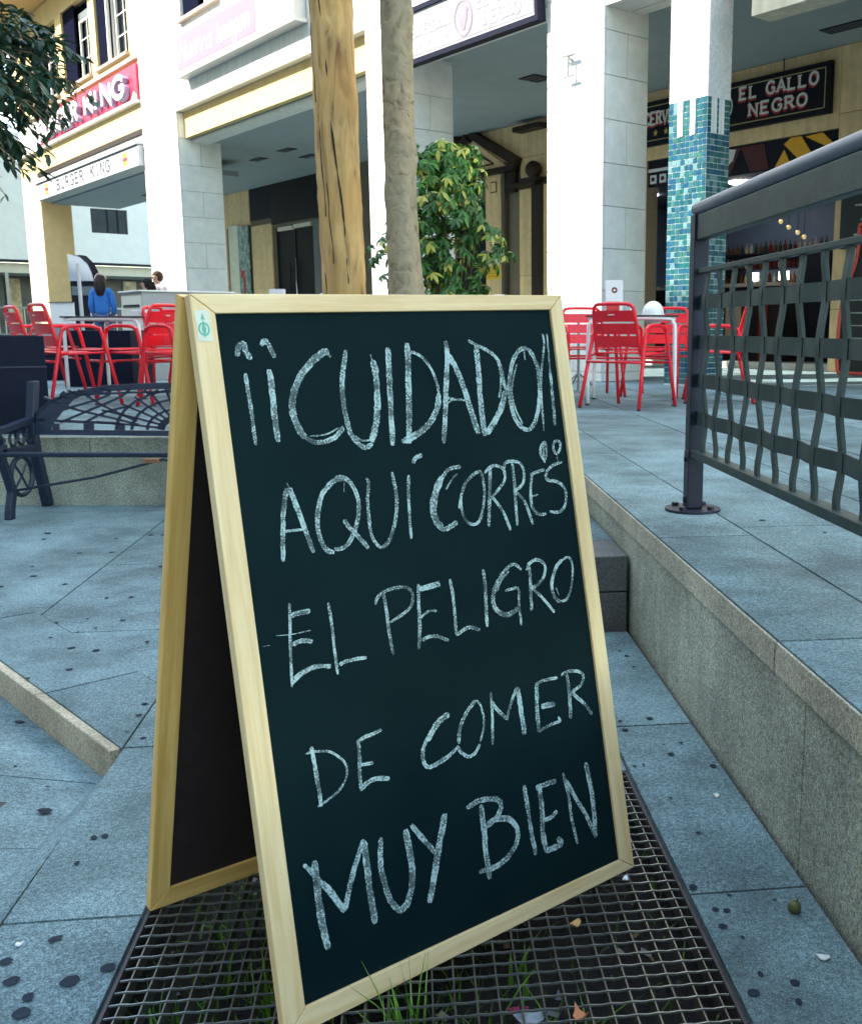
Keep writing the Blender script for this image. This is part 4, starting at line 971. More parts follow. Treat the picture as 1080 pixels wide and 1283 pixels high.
dens = mth('MULTIPLY_ADD', sp.outputs[0], .10, mth('MULTIPLY_ADD', t2.outputs['Fac'], .75, -.10))     # more chalk at the edges, patchy along the stroke
al = mth('SUBTRACT', mth('ADD', dens, t.outputs['Fac']), .80)
al = mth('MULTIPLY', al, 7); cl = n.new('ShaderNodeClamp'); l.new(al, cl.inputs[0])
fl = mth('MAXIMUM', cl.outputs[0], mth('MULTIPLY_ADD', t2.outputs['Fac'], 1.0, -.16))
hot = mth('MULTIPLY_ADD', sp.outputs[0], 0, 1)
l.new(fl, b.inputs['Alpha'])
CHALK={
'i1':[(9.6,[(67,1026),(73,1042),(82,1044),(81,1036),(89,1021)]),(7.0,[(77,1000),(77,978),(78,951),(78,891)])],
'i2':[(8.6,[(108,1042),(115,1049),(120,1044),(124,1034),(128,1023)]),(11.2,[(116,1005),(116,970),(115,933),(115,893)])],
'C':[(5.0,[(216,1033),(220,1027),(226,1022)]),(12.3,[(223,1031),(212,1029),(190,1015),(170,996),(154,972),(147,950),(147,929),(155,906),(164,896)]),(8.6,[(162,896),(178,888),(196,888),(215,894),(228,905),(227,909)]),(2.8,[(169,898),(198,899),(223,908)])],
'U':[(9.5,[(255,1033),(248,1010),(241,985),(238,952),(239,926),(243,900),(254,882),(267,873),(282,878)]),(13.1,[(281,881),(292,907),(300,936),(304,969),(305,1002),(302,1015)]),(4.6,[(302,1015),(300,1025)]),(3.0,[(252,893),(262,885),(275,884),(285,886)])],
'I':[(11.7,[(335,1036),(332,998),(327,948),(320,872)])],
'D1':[(12.9,[(375,1043),(370,997),(362,933),(353,873)]),(5.8,[(380,1028),(400,1020),(417,999),(426,972),(427,951)]),(12.3,[(427,954),(420,930),(405,910),(385,894),(362,884),(339,877)])],
'A1':[(11.1,[(455,1046),(455,1020),(444,964),(436,923),(424,868)]),(12.3,[(456,1023),(468,1005),(482,966),(493,920),(503,879)]),(4.3,[(440,948),(461,943),(486,940)]),(3.4,[(441,936),(454,942),(465,942)])],
'D2':[(6.3,[(505,1046),(519,1040),(529,1035)]),(12.6,[(522,1038),(520,997),(517,940),(516,874)]),(7.5,[(525,1037),(545,1028),(564,1015),(573,996),(575,974),(578,952)]),(4.7,[(566,1010),(570,988),(567,963),(559,941)]),(12.9,[(575,953),(564,927),(545,902),(520,878)])],
'O1':[(9.4,[(643,1030),(625,1029),(606,1012),(594,988),(585,955),(586,922),(592,899),(607,882),(623,878)]),(10.0,[(623,878),(640,893),(654,926),(661,956),(662,990),(656,1013),(643,1030)]),(3.8,[(612,1002),(593,958),(595,921),(608,891)]),(4.9,[(633,1033),(633,1009)])],
'x1':[(5.0,[(684,1057),(685,1038),(671,989),(663,944),(658,874)])],
'x2':[(4.1,[(695,1057),(694,1027),(692,989),(692,955)]),(7.6,[(692,989),(690,932),(687,882)])],
'sq':[(6.0,[(658,854),(647,847),(642,832),(650,820),(658,835),(657,854)]),(4.0,[(652,851),(648,820),(652,816)])],
'sq2':[(6.1,[(687,854),(678,849),(676,836),(683,829),(693,838),(694,849),(687,854)]),(4.6,[(683,829),(684,814)])],
'A':[(4.0,[(120,829),(123,823)]),(8.6,[(119,821),(110,792),(103,753),(97,710)]),(9.5,[(123,822),(130,796),(139,761),(150,716)]),(4.4,[(106,755),(123,755),(143,754)])],
'Q':[(9.0,[(221,825),(205,825),(188,815),(175,800),(166,776),(163,751),(167,728),(174,716),(186,711)]),(8.1,[(187,716),(203,716),(219,728),(234,755),(241,780),(239,800),(232,817),(220,828),(205,829)]),(2.2,[(220,821),(217,805)]),(8.1,[(211,761),(216,750),(228,736),(249,708)])],
'U2':[(6.0,[(261,823),(265,814),(259,788),(257,755),(258,729),(265,713),(274,706)]),(7.0,[(274,706),(288,714),(302,736),(312,765),(315,795),(312,828)])],
'I2':[(8.1,[(355,839),(364,848),(377,851)]),(6.0,[(344,820),(338,780),(335,746),(333,713)])],
'C2':[(7.6,[(455,824),(438,824),(424,820),(410,806),(399,792)]),(14.9,[(411,810),(397,791),(387,767),(385,747),(390,732),(400,724)]),(9.3,[(389,729),(400,720),(414,722),(432,729)]),(3.4,[(445,813),(432,804),(417,788)])],
'O2':[(6.1,[(497,813),(479,808),(460,795),(449,778),(439,752)]),(5.8,[(449,778),(445,757),(447,738),(455,725),(470,720),(483,728),(494,752),(500,776),(500,801),(497,813)])],
'R1':[(7.7,[(520,819),(515,789),(507,750),(500,712)]),(6.0,[(505,808),(521,818),(538,818),(550,809),(550,794),(540,782),(515,764)]),(6.5,[(515,764),(527,749),(539,728),(548,699)])],
'R2':[(6.6,[(571,820),(571,791),(569,761),(565,706)]),(6.2,[(550,796),(551,815),(558,823),(578,823),(592,816),(596,799),(590,780),(569,768)]),(6.7,[(569,768),(583,756),(593,737),(603,703)])],
'E1':[(6.3,[(616,798),(608,772),(605,743),(610,727),(623,719),(638,719)]),(6.4,[(611,795),(628,799),(647,801)]),(5.9,[(607,755),(624,756)])],
'S':[(6.6,[(695,811),(675,809),(656,800),(649,788),(655,780),(674,776),(691,764),(694,746),(686,726),(669,718),(648,722)])],
'E2':[(5.0,[(98,645),(95,617),(90,579),(84,517)]),(8.5,[(97,625),(111,627),(131,627)]),(7.8,[(94,581),(111,584),(128,579)]),(5.5,[(83,521),(99,531),(117,537),(136,538),(154,536)]),(6.4,[(89,530),(108,537),(130,540),(153,533)])],
'scr':[(1.5,[(69,600),(95,597),(128,597)]),(1.5,[(46,588),(57,588)])],
'L1':[(5.3,[(164,634),(165,600),(164,564),(164,519)]),(6.3,[(169,533),(181,536),(198,536),(219,534)])],
'P':[(6.6,[(266,630),(267,600),(267,565),(269,528)]),(5.9,[(248,616),(254,627),(274,635),(300,636),(315,631),(321,619),(315,601),(296,590),(271,582)])],
'E3':[(7.0,[(335,635),(331,600),(327,561),(320,527)]),(9.4,[(336,626),(357,627),(379,628)]),(2.9,[(339,630),(379,633)]),(4.7,[(331,578),(347,586),(365,584)]),(6.6,[(328,540),(339,543),(356,542),(369,536),(382,529)])],
'L2':[(6.4,[(401,633),(403,608),(402,570),(400,534)]),(7.4,[(401,535),(417,541),(434,542),(451,533)])],
'I3':[(7.6,[(475,638),(475,607),(471,572),(468,536)])],
'G':[(6.0,[(562,624),(548,636),(533,634),(513,621),(496,600)]),(10.0,[(505,614),(493,596),(488,577),(495,560),(513,549),(532,551),(542,557)]),(3.7,[(532,626),(513,613),(500,595)]),(5.6,[(518,592),(533,593),(549,591),(546,565),(546,547),(545,524)])],
'R3':[(7.7,[(581,630),(579,597),(576,571),(574,546)]),(6.9,[(573,621),(581,632),(597,637),(613,631),(619,619),(612,602),(596,591),(581,587)]),(6.4,[(580,588),(595,574),(613,553),(629,532)])],
'O3':[(8.0,[(665,627),(648,617),(634,595),(630,576),(636,558),(647,550)]),(5.2,[(665,627),(681,629),(688,615),(685,591),(675,565),(662,551),(647,550)]),(4.0,[(640,577),(645,562)])],
'D3':[(7.2,[(102,419),(104,392),(105,359),(106,323)]),(4.2,[(91,411),(107,410),(130,404),(147,390),(157,375),(156,359),(146,344),(127,333),(100,325)])],
'E4':[(6.8,[(184,408),(182,377),(179,352),(178,326)]),(6.5,[(180,404),(196,409),(212,410),(229,413)]),(6.0,[(182,367),(194,366),(206,364)]),(8.7,[(179,329),(193,336),(210,337),(232,330)])],
'C3':[(11.5,[(364,405),(346,399),(329,388),(314,371)]),(8.2,[(330,389),(310,370),(301,353),(302,336),(310,327),(327,328),(348,333),(373,344)])],
'O4':[(7.7,[(422,414),(405,402),(390,387),(380,369),(376,349)]),(6.5,[(372,347),(378,334),(392,322),(407,324),(420,337)]),(4.4,[(422,414),(431,405),(435,383),(432,362),(421,340)])],
'M1':[(6.3,[(457,420),(455,385),(451,357),(447,328)]),(7.7,[(456,403),(468,385),(485,365)]),(6.5,[(485,363),(492,379),(504,398),(517,416)]),(11.3,[(519,415),(520,387),(521,357),(522,327)])],
'E5':[(9.7,[(565,413),(560,381),(557,352),(556,322)]),(6.4,[(565,411),(585,413),(617,410)]),(10.8,[(568,366),(582,366),(602,363)]),(6.0,[(556,323),(575,327),(599,329),(609,329),(606,338)])],
'R4':[(8.7,[(640,411),(640,381),(639,354),(636,327)]),(6.8,[(625,412),(641,416),(664,412),(679,404),(679,391),(667,381),(645,376)]),(7.9,[(645,376),(661,360),(678,343),(691,321)])],
'M2':[(13.1,[(82,246),(80,193),(81,144),(85,104)]),(7.5,[(64,246),(78,225),(91,204)]),(11.1,[(89,209),(104,185),(122,150)]),(10.3,[(122,151),(135,183),(154,221),(171,249)]),(12.9,[(171,246),(170,205),(170,159),(172,111)])],
'U3':[(10.7,[(202,242),(195,201),(198,164),(206,132),(223,110)]),(13.7,[(221,112),(237,124),(250,156),(252,197),(249,240)])],
'Y':[(10.0,[(261,244),(277,218),(300,183)]),(14.1,[(330,241),(311,198),(296,155),(277,105)])],
'B':[(12.5,[(405,233),(405,188),(403,144),(405,100)]),(10.7,[(375,236),(405,240),(441,231),(449,218),(439,202),(412,190)]),(10.9,[(407,192),(430,197),(461,189),(478,166),(473,142),(449,123),(420,116),(384,119)])],
'I4':[(9.7,[(506,237),(508,189),(509,148),(513,105)])],
'E6':[(12.2,[(540,226),(540,179),(535,140),(538,102)]),(10.7,[(532,224),(555,224),(582,223)]),(9.3,[(540,161),(560,161),(575,168)]),(12.6,[(537,104),(558,104),(576,106),(568,119)])],
'N':[(7.2,[(600,232),(607,187),(608,139),(615,92)]),(9.8,[(604,218),(628,169),(645,136),(661,93)]),(11.6,[(660,235),(666,181),(666,133),(663,88)])],
}

rc = random.Random(11); li = 0
CH2 = []
for k_, v_ in CHALK.items():
    if k_ in ('i1', 'i2', 'I2', 'scr'): CH2 += [(k_, v_[:1]), (k_, v_[1:])]
    else: CH2.append((k_, v_))
for name_, strokes in CH2:
    cb = MB()
    for (w_, pts) in strokes:
        li += 1; lay = .0004 + .00012 * (li % 9)
        P = smooth_pts([(x / 1000, y / 1000) for x, y in pts], 5); n_ = len(P); W_ = w_ / 1000 * .9
        # densify and jitter
        rows = []
        for i, p in enumerate(P):
            a = P[max(i - 1, 0)]; c = P[min(i + 1, n_ - 1)]; t_ = Vector((c[0] - a[0], c[1] - a[1]))
            t_ = t_.normalized() if t_.length else Vector((1, 0)); nx, ny = -t_.y, t_.x
            e_ = min(i, n_ - 1 - i) / max(n_ - 1, 1); tp_ = min(1, .55 + e_ * 6)
            r = []
            for u_ in (-1, -.55, 0, .55, 1):
                ww = W_ / 2 * tp_ * (1 + (rc.uniform(-.16, .16) if abs(u_) == 1 else 0)) * u_
                r.append(((p[0] + nx * ww, p[1] + ny * ww), u_))
            rows.append(r)
        for i in range(n_ - 1):
            for q in range(4):
                A, B, C_, D_ = rows[i][q], rows[i][q + 1], rows[i + 1][q + 1], rows[i + 1][q]
                k = len(cb.v)
                for (xy, u_) in (A, B, C_, D_): cb.v.append(BP(xy[0], xy[1], -.006 + lay))
                cb.f.append((k, k + 1, k + 2, k + 3)); cb.c.append([abs(x[1]) for x in (A, B, C_, D_)])
    me = bpy.data.meshes.new('chalk_letter'); me.from_pydata([tuple(v) for v in cb.v], [], cb.f)
    ca = me.color_attributes.new('Col', 'FLOAT_COLOR', 'CORNER'); i = 0
    for c in cb.c:
        for u_ in c: ca.data[i].color = (1 if u_ == 1 else (.9 if u_ > .5 else .25), 0, 0, 1); i += 1
    me.materials.append(M_chalk); o = bpy.data.objects.new('chalk_letter', me); col.objects.link(o); attach(o, cb_)
# small green certification sticker on the left stile
stk = MB().box((.008, 1.048, .0004), (.030, 1.094, .0007), BP).build('sticker', mat('sticker_paper', (.66, .66, .52), .4, .05, 60), cb_)
M_sg = mat('sticker_green', (.12, .42, .30), .5, .1, 60)
P = [(.019 + .0075 * math.cos(2 * math.pi * i / 16), 1.066 + .009 * math.sin(2 * math.pi * i / 16)) for i in range(17)]
mb = MB(); ribbon(mb, P, .0025, BP, .00075, .0010); mb.build('sticker_ring', M_sg, stk)
MB().prism([(.019, 1.052), (.0225, 1.066), (.019, 1.080), (.0155, 1.066)], .00075, .0009, BP).build('sticker_mark', M_sg, stk)
MB().prism([(.016, 1.080), (.022, 1.080), (.019, 1.090)], .00075, .0009, BP).build('sticker_mark', M_sg, stk)
# back panel
top = BL + Bv * 1.118 - Bn * .0215
foot = Vector((-.72, 1.694, 0)) + (-Bn * 0)
Lb = 1.118; 
bdir = (top - foot); 
# remove the small sideways drift along e but keep it (the easel stands slightly racked)
Ev = bdir.normalized(); Ee = (Be - Ev * Be.dot(Ev)).normalized(); En = Ee.cross(Ev).normalized()
OUT2 = [(0, 0), (.745, 0), (.745, bdir.length), (0, bdir.length)]
INN2 = [(.036, .038), (.709, .038), (.709, bdir.length - .03), (.036, bdir.length - .03)]
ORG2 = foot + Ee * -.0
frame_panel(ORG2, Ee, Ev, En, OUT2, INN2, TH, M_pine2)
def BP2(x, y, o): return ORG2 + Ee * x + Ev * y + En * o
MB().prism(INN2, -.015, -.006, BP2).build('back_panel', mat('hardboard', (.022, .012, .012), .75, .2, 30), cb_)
for x in (.12, .62):
    MB().box((x - .03, 1.095, -.0225), (x + .03, 1.116, -.0205), BP).build('hinge', M_steel, cb_)

# ================================================================== FENCE
fe = thing('woven_fence', G(.23, -1, T), 'dark green wrought iron fence panel of woven flat bars on a bolted post', 'fence')
M_iron = mat('fence_paint', (.022, .040, .038), .5, .22, 12, .25, 90, spec=.3, spots=[(160, .12)])
M_iron2 = mat('fence_post_paint', (.014, .017, .032), .5, .2, 10, .2, 90, spec=.3)
FRr = .235
def FE(d, o_, z): return G(FRr + o_, d, T + z)
d_post = .07; dend = -3.2
MB().box((d_post - .03, -.028, .012), (d_post + .03, .028, .215), FE).box((d_post - .0285, -.026, .215), (d_post + .0285, .026, 1.016), FE).build('post', M_iron2, fe, bevel=.003)
MB().disc(G(FRr, d_post, T), .098, .010, 28).build('base_plate', M_iron2, fe)
for a in range(4):
    an = math.pi / 4 + a * math.pi / 2
    MB().disc(G(FRr + .072 * math.cos(an), d_post + .072 * math.sin(an), T + .010), .013, .012, 6).build('bolt', M_iron2, fe)
for zz in (.04, .185): MB().tube([FE(d_post, -.028, zz), FE(d_post, -.035, zz)], .010, 8).build('bolt', M_iron2, fe)
# top rail, hand rail, mid rail, bottom rail
MB().tube([FE(d_post + .03 - i * .3, 0, 1.035) for i in range(12)], .024, 12).build('hand_rail', mat('rail_sheen', (.08, .10, .14), .45, .2, 10), fe, True)
MB().box((dend, -.018, .93), (d_post - .03, .018, 1.012), FE).build('top_rail', M_iron, fe, bevel=.003)
MB().box((dend, -.013, .82), (d_post - .03, .013, .836), FE).build('mid_rail', M_iron, fe, bevel=.002)
MB().box((dend, -.022, .195), (d_post - .03, .022, .222), FE).build('bottom_rail', M_iron, fe, bevel=.002)
MB().prism([(0, 0)] * 0 or [(-.02, -.03), (.02, -.03), (.02, .03), (-.02, .03)], 0, 0) if False else None
ZF = [.725, .592, .462, .332]
nb = 22; sp_ = .14
posd = [-.045 - sp_ * i for i in range(nb)]
rf = random.Random(2)
for j, zf_ in enumerate(ZF):
    pts = []
    for i in range(-1, nb * 4):
        d = d_post - .03 if i < 0 else posd[0] + sp_ * .5 - sp_ * i / 4
        ph = (d - posd[0]) / sp_ * math.pi
        off = .007 * math.cos(ph) * (1 if j % 2 else -1) if i >= 0 else 0
        pts.append(FE(d, off, zf_))
    MB().bar(pts, (0, 0, 1), Wr, .046, .006).build('woven_flat', M_iron, fe)
for i, d in enumerate(posd):
    zz = [.222] + [z for z in sorted(ZF)] + [.82]; pts = []
    K = 60; jit = rf.uniform(-.006, .006)
    for q in range(K + 1):
        z = .215 + (.825 - .215) * q / K
        # alternate either side of successive flats
        ph = (z - .332) / .131 * math.pi
        amp = .0062 if .26 < z < .79 else .0062 * max(0, min(1, min((z - .215) / .045, (.825 - z) / .035)))
        off = -amp * math.cos(ph) * (1 if i % 2 else -1)
        sway = .002 * math.sin(ph * .5 + i * 1.3) + jit * (q / K)
        pts.append(FE(d + sway, off, z))
    MB().bar(pts, Wd, Wr, .026, .010).build('woven_bar', M_iron, fe)
MB().box((dend - .06, -.03, .01), (dend, .03, 1.0), FE).build('post', M_iron2, fe)

# ================================================================== CAST IRON BENCH
be = thing('cast_iron_bench', (-2.1, 5.8, 0), 'navy cast iron bench with pierced scrollwork back at left of the board', 'bench')
M_ci = mat('cast_iron', (.010, .018, .042), .45, .2, 15, .2, 90)
XL, XR = -3.0, -1.2; XC = -2.1
def bend_y(z): return 5.86 + (z - .40) * .22
def BB(x, z, o_=0):
    z = .447 + (z - .395) * .84
    return Vector((x, bend_y(z) + o_, z))
def strip(pts, w_, name='scroll', th_=.016, par=be):
    mb = MB(); n_ = len(pts); k = len(mb.v)
    ribbon(mb, pts, w_, lambda x, y, z: BB(x, y, z), -th_ / 2, th_ / 2); return mb.build(name, M_ci, par)
bk_ = strip([(XL + .06, .42), (XL + .10, .52), (XL + .22, .645), (XL + .45, .70), (XC - .2, .715), (XC, .72), (XC + .2, .715), (XR - .45, .70), (XR - .22, .645), (XR - .10, .52), (XR - .06, .42)], .042, 'back_frame')
fs_plate = MB(); fs_plate.prism([(XL + .02, .40), (XL + .13, .40), (XL + .16, .47), (XL + .22, .56), (XL + .30, .66), (XL + .16, .64), (XL + .07, .56), (XL + .03, .48)], -.007, .007, lambda x, y, z: BB(x, y, z)); fs_plate.build('corner_plate', M_ci, be)
o_ = MB(); ribbon(o_, [(XL + .02, .405), (XC, .395), (XR - .02, .405)], .035, lambda x, y, z: BB(x, y, z), -.01, .01); o_.build('bottom_band', M_ci, be)
strip([(XL + .08, .485), (XL + .5, .465), (XC - .35, .455)], .018); strip([(XR - .08, .485), (XR - .5, .465), (XC + .35, .455)], .018)
for q in range(9):
    x = XL + .2 + .19 * q
    if abs(x - XC) > .22: strip([(x - .028, .412), (x - .028, .462)], .055 if q % 2 else .035)
for sgn in (-1, 1):
    for a in range(7):
        an = math.radians(12 + a * 26); 
        if sgn > 0 and a > 0 or sgn < 0:
            pass
for a in range(13):
    an = math.radians(8 + 13.6 * a); r1 = .42 if 30 < math.degrees(an) < 150 else .5
    zlim = .705
    x2 = XC + r1 * math.cos(an) * 1.0; z2 = .42 + r1 * math.sin(an) * .7
    if z2 > zlim: f_ = (zlim - .42) / (z2 - .42); x2 = XC + (x2 - XC) * f_; z2 = zlim
    mid = (XC + (x2 - XC) * .55 + .015 * math.sin(an * 2), .42 + (z2 - .42) * .6)
    strip([(XC + .10 * math.cos(an), .42 + .07 * math.sin(an)), mid, (x2, z2)], .014)
for r1, w_ in ((.12, .04), (.20, .014), (.29, .014), (.38, .014)):
    strip(smooth_pts([(XC + r1 * math.cos(math.radians(a)), min(.42 + r1 * .72 * math.sin(math.radians(a)), .70)) for a in range(0, 181, 15)], 1), w_)
strip([(XL + .30, .655), (XC - .3, .672), (XC, .678), (XC + .3, .672), (XR - .30, .655)], .014)
for sgn in (-1, 1):
    def mx(x): return XC + sgn * x
    for P in ([(.88, .46), (.70, .55), (.5, .62), (.42, .66)], [(.80, .64), (.62, .56), (.40, .50), (.25, .455)], [(.86, .50), (.76, .60), (.62, .68)], [(.70, .47), (.52, .56), (.36, .64), (.30, .70)],
              [(.60, .69), (.48, .60), (.36, .53), (.26, .48)], [(.66, .685), (.60, .655), (.64, .63), (.70, .65), (.68, .68)], [(.52, .695), (.46, .665), (.42, .685), (.48, .70)], [(.9, .44), (.84, .53), (.74, .63)],
              [(.56, .47), (.44, .54), (.30, .58)], [(.22, .69), (.18, .66), (.14, .69)]):
        strip(smooth_pts([(mx(x), z) for x, z in P], 3), .015)
# side supports: outer stile, arm rest, curved legs
def side(x, sgn):
    s_ = MB(); s_.bar([Vector((x, 5.99, 0)), Vector((x, 5.95, .16)), Vector((x, 5.90, .33)), Vector((x, bend_y(.5), .5)), Vector((x, bend_y(.74) + .01, .745))], (0, 1, 0), (1, 0, 0), .06, .05)
    o = s_.build('side_support', M_ci, be, bevel=.006)
    MB().bar([Vector((x, 5.55, 0)), Vector((x, 5.56, .05)), Vector((x, 5.60, .15)), Vector((x, 5.56, .26)), Vector((x, 5.52, .34)), Vector((x, 5.54, .42))], (0, 1, 0), (1, 0, 0), .05, .04).build('leg', M_ci, be, bevel=.005)
    MB().bar([Vector((x, 5.48, .375)), Vector((x, 5.9, .36))], (0, 0, 1), (1, 0, 0), .045, .04).build('seat_bearer', M_ci, be, bevel=.004)
    P = smooth_pts([(5.50, .47), (5.46, .45), (5.47, .49), (5.6, .50), (5.80, .52), (5.93, .53)], 4)
    MB().bar([Vector((x, y, z)) for y, z in P], (0, 0, 1), (1, 0, 0), .03, .05).build('arm_rest', M_ci, be)
    P = smooth_pts([(5.50, .47), (5.54, .44), (5.50, .40), (5.50, .37)], 4)
    MB().bar([Vector((x, y, z)) for y, z in P], (0, 1, 0), (1, 0, 0), .03, .035).build('arm_post', M_ci, be)
    for k in range(3):
        c = Vector((x, 5.66 + .09 * k, .435)); MB().tube([c + Vector((0, .035 * math.cos(a * .7), .04 * math.sin(a * .7))) for a in range(9)], .008, 6, closed=True).build('scroll', M_ci, be)
    P = [Vector((x, 5.72 + .12 * math.cos(a * .35), .22 + .11 * math.sin(a * .35))) for a in range(18)]
    MB().tube(P, .014, 6, closed=True).build('scroll', M_ci, be)
    for k in range(4):
        a = .4 + k * .75; MB().tube([Vector((x, 5.72, .22)), Vector((x, 5.72 + .11 * math.cos(a * 2), .22 + .10 * math.sin(a * 2)))], .007, 5).build('scroll', M_ci, be)
side(XL + .03, -1); side(XR - .03, 1)
MB().box((XL, 5.46, .362), (XR, 5.50, .384)).build('seat_front_rail', M_ci, be, bevel=.006)
MB().tube([Vector((XL + .03, 5.62, .15)), Vector((XL + .5, 5.60, .23)), Vector((XC + .0, 5.56, .335))], .008, 6).build('tie_rod', M_ci, be)
MB().tube([Vector((XR - .03, 5.62, .15)), Vector((XR - .5, 5.60, .23)), Vector((XC + .0, 5.56, .335))], .008, 6).build('tie_rod', M_ci, be)
MB().box((XC - .10, 5.53, .318), (XC - .02, 5.57, .34)).build('tie_bracket', mat('rust', (.35, .16, .08), .7, .3, 60), be)

# ================================================================== PLANTERS
M_pl2 = mat('planter_black', (.006, .008, .022), .6, .15, 8, spec=.15)
def planter(x0, x1, y0, y1, z1, label, g=None, rot=0):
    ca, sa = math.cos(rot), math.sin(rot); cx, cy = x1, y0
    def RF(x, y, z): return Vector((cx + (x - cx) * ca - (y - cy) * sa, cy + (x - cx) * sa + (y - cy) * ca, z))
    t = thing('planter', ((x0 + x1) / 2, (y0 + y1) / 2, T), label, 'planter', g)
    MB().box((x0, y0, T), (x1, y0 + .03, z1), RF).box((x0, y1 - .03, T), (x1, y1, z1), RF).box((x0, y0 + .031, T), (x0 + .03, y1 - .031, z1), RF).box((x1 - .03, y0 + .031, T), (x1, y1 - .031, z1), RF).build('box_wall', M_pl2, t, bevel=.004)
    MB().box((x0 + .031, y0 + .031, T), (x1 - .031, y1 - .031, z1 - .06), RF).build('planter_soil', M_soil, t)
    MB().box((x0 - .004, y0 - .006, z1 - .19), (x1 + .004, y0 - .0005, z1 - .182), RF).build('seam', mat('seam', (.02, .024, .045), .5, 0), t)
    return t
planter(-4.5, -3.06, 6.30, 7.0, 1.0, 'large black box planter behind the left end of the bench', rot=R(26))
planter(-5.25, -4.5, 11.2, 11.8, 1.02, 'black planter box standing far behind the red chairs')

# ================================================================== CHAIRS AND TABLES
M_red = mat('red_paint', (.80, .014, .030), .35, .06, 10, spec=.5)
M_redf = mat('red_paint_faded', (.72, .12, .12), .4, .08, 10)
M_foot = mat('black_rubber', (.02, .02, .02), .7, 0)
def make_chair(label, m=M_red):
    c = thing('terrace_chair', (0, 0, 0), label, 'chair', 'red slatted terrace chairs')
    for s_ in (-1, 1):
        x = .245 * s_
        P = [(x + .035 * s_, -.30, .012), (x, -.17, .57), (x, -.145, .625), (x, -.09, .652), (x, .07, .655), (x, .13, .63), (x, .16, .58), (x + .03 * s_, .27, .012)]
        MB().tube([Vector(p) for p in smooth_pts(P, 2)], .0150, 8).build('arm_and_legs', m, c, True)
        for y, xx in ((-.302, x + .035 * s_), (.272, x + .03 * s_)):
            MB().disc((xx, y, 0), .0145, .014, 8).build('foot_cap', M_foot, c)
        MB().tube([Vector((x * .93, -.2, .425)), Vector((x * .93, .2, .44))], .010, 6).build('seat_rail', m, c, True)
    for y, z in ((-.215, .37), (.215, .36)):
        MB().tube([Vector((-.262, y - (.02 if y < 0 else -.02), z)), Vector((.262, y - (.02 if y < 0 else -.02), z))], .0115, 6).build('stretcher', m, c, True)
    for k in range(5):
        y = -.19 + .088 * k; z = .436 + .006 * k - (.01 if k in (1, 2) else 0)
        MB().box((-.225, y, z), (.225, y + .078, z + .009)).build('seat_slat', m, c, bevel=.003)
    P = [(-.205, -.17, .43), (-.20, -.20, .58), (-.19, -.245, .76), (-.17, -.255, .805), (-.12, -.262, .822), (.12, -.262, .822), (.17, -.255, .805), (.19, -.245, .76), (.20, -.20, .58), (.205, -.17, .43)]
    MB().tube([Vector(p) for p in smooth_pts(P, 2)], .0150, 8).build('back_frame', m, c, True)
    for z0, z1 in ((.685, .772), (.588, .672), (.49, .575)):
        def cv(x, y, z): return Vector((x, -.172 - .098 * (z - .43) / .38 * 1.05 + y - .018 * (1 - (x / .2) ** 2), z))
        mb = MB()
        for q in range(6):
            xa = -.192 + .064 * q; mb.box((xa, -.004, z0), (xa + .064, .004, z1), cv)
        mb.build('back_slat', m, c)
    MB().box((-.03, -.2835, .735), (.03, -.2815, .743)).build('maker_mark', mat('mark_white', (.7, .7, .7), .5, 0), c)
    return c
M_leg = mat('white_tube', (.80, .80, .82), .35, .03, 10)
def make_table(label):
    t = thing('terrace_table', (0, 0, 0), label, 'table', 'square terrace tables with white tube legs')
    MB().box((-.38, -.38, .728), (.38, .38, .742)).build('tabletop', mat('table_black', (.02, .02, .025), .25, .1, 10), t, bevel=.004)
    for s_ in (-1, 1):
        y = .36 * s_
        P = [(-.36, y, .012), (-.355, y, .60), (-.335, y, .68), (-.27, y, .715), (.27, y, .715), (.335, y, .68), (.355, y, .60), (.36, y, .012)]
        MB().tube([Vector(p) for p in smooth_pts(P, 3)], .0165, 8).build('leg_frame', M_leg, t, True)
        for x in (-.36, .36): MB().disc((x, y, 0), .019, .014, 8).build('foot_cap', M_foot, t)
    MB().box((-.36, -.355, .70), (-.33, .355, .727)).box((.33, -.355, .70), (.36, .355, .727)).build('apron', M_leg, t)
    return t
ch0 = make_chair('red slatted chair nearest the fence post, its back to the viewer')
tb0 = make_table('black topped table with white legs between the red chairs on the right')
bpy.context.view_layer.update(); KM = kidmap()
def put(src, x, y, fwd, label, first=[None], m=None):
    o = src if src not in USED else copy_tree(src, KM)
    USED.add(src); o.location = (x, y, T); o.rotation_euler = (0, 0, math.atan2(fwd[1], fwd[0]) - math.pi / 2); o['label'] = label
    return o
USED = set()
put(ch0, .69, 8.33, (.60, .80), 'red slatted chair nearest the fence post, its back turned to the viewer')
put(ch0, -.10, 8.75, (1, .05), 'red chair at the left side of the right table, half hidden by the board edge')
put(ch0, .42, 9.75, (.25, -1), 'red chair on the far side of the right table behind the slatted one')
put(ch0, 1.08, 9.7, (-.5, -1), 'red chair behind the right table in front of the turquoise pillar')
put(ch0, 1.50, 8.95, (-1, .1), 'red chair half hidden behind the fence post')
put(ch0, -4.62, 9.5, (.75, .66), 'leftmost red chair above the black planter, cut by the picture edge')
put(ch0, -3.92, 8.55, (.72, .69), 'red chair with leaning slatted back just right of the black planter')
put(ch0, -3.42, 8.75, (-.95, .30), 'red chair seen side on with an arched arm in the middle of the left group')
put(ch0, -2.98, 8.5, (-.85, .5), 'red chair nearest the board in the left group')
put(ch0, -3.95, 11.0, (.2, -1), 'red chair facing the viewer beyond the left table')
put(ch0, -3.35, 10.6, (.1, -1), 'red chair facing the viewer close to the board edge beyond the left table')
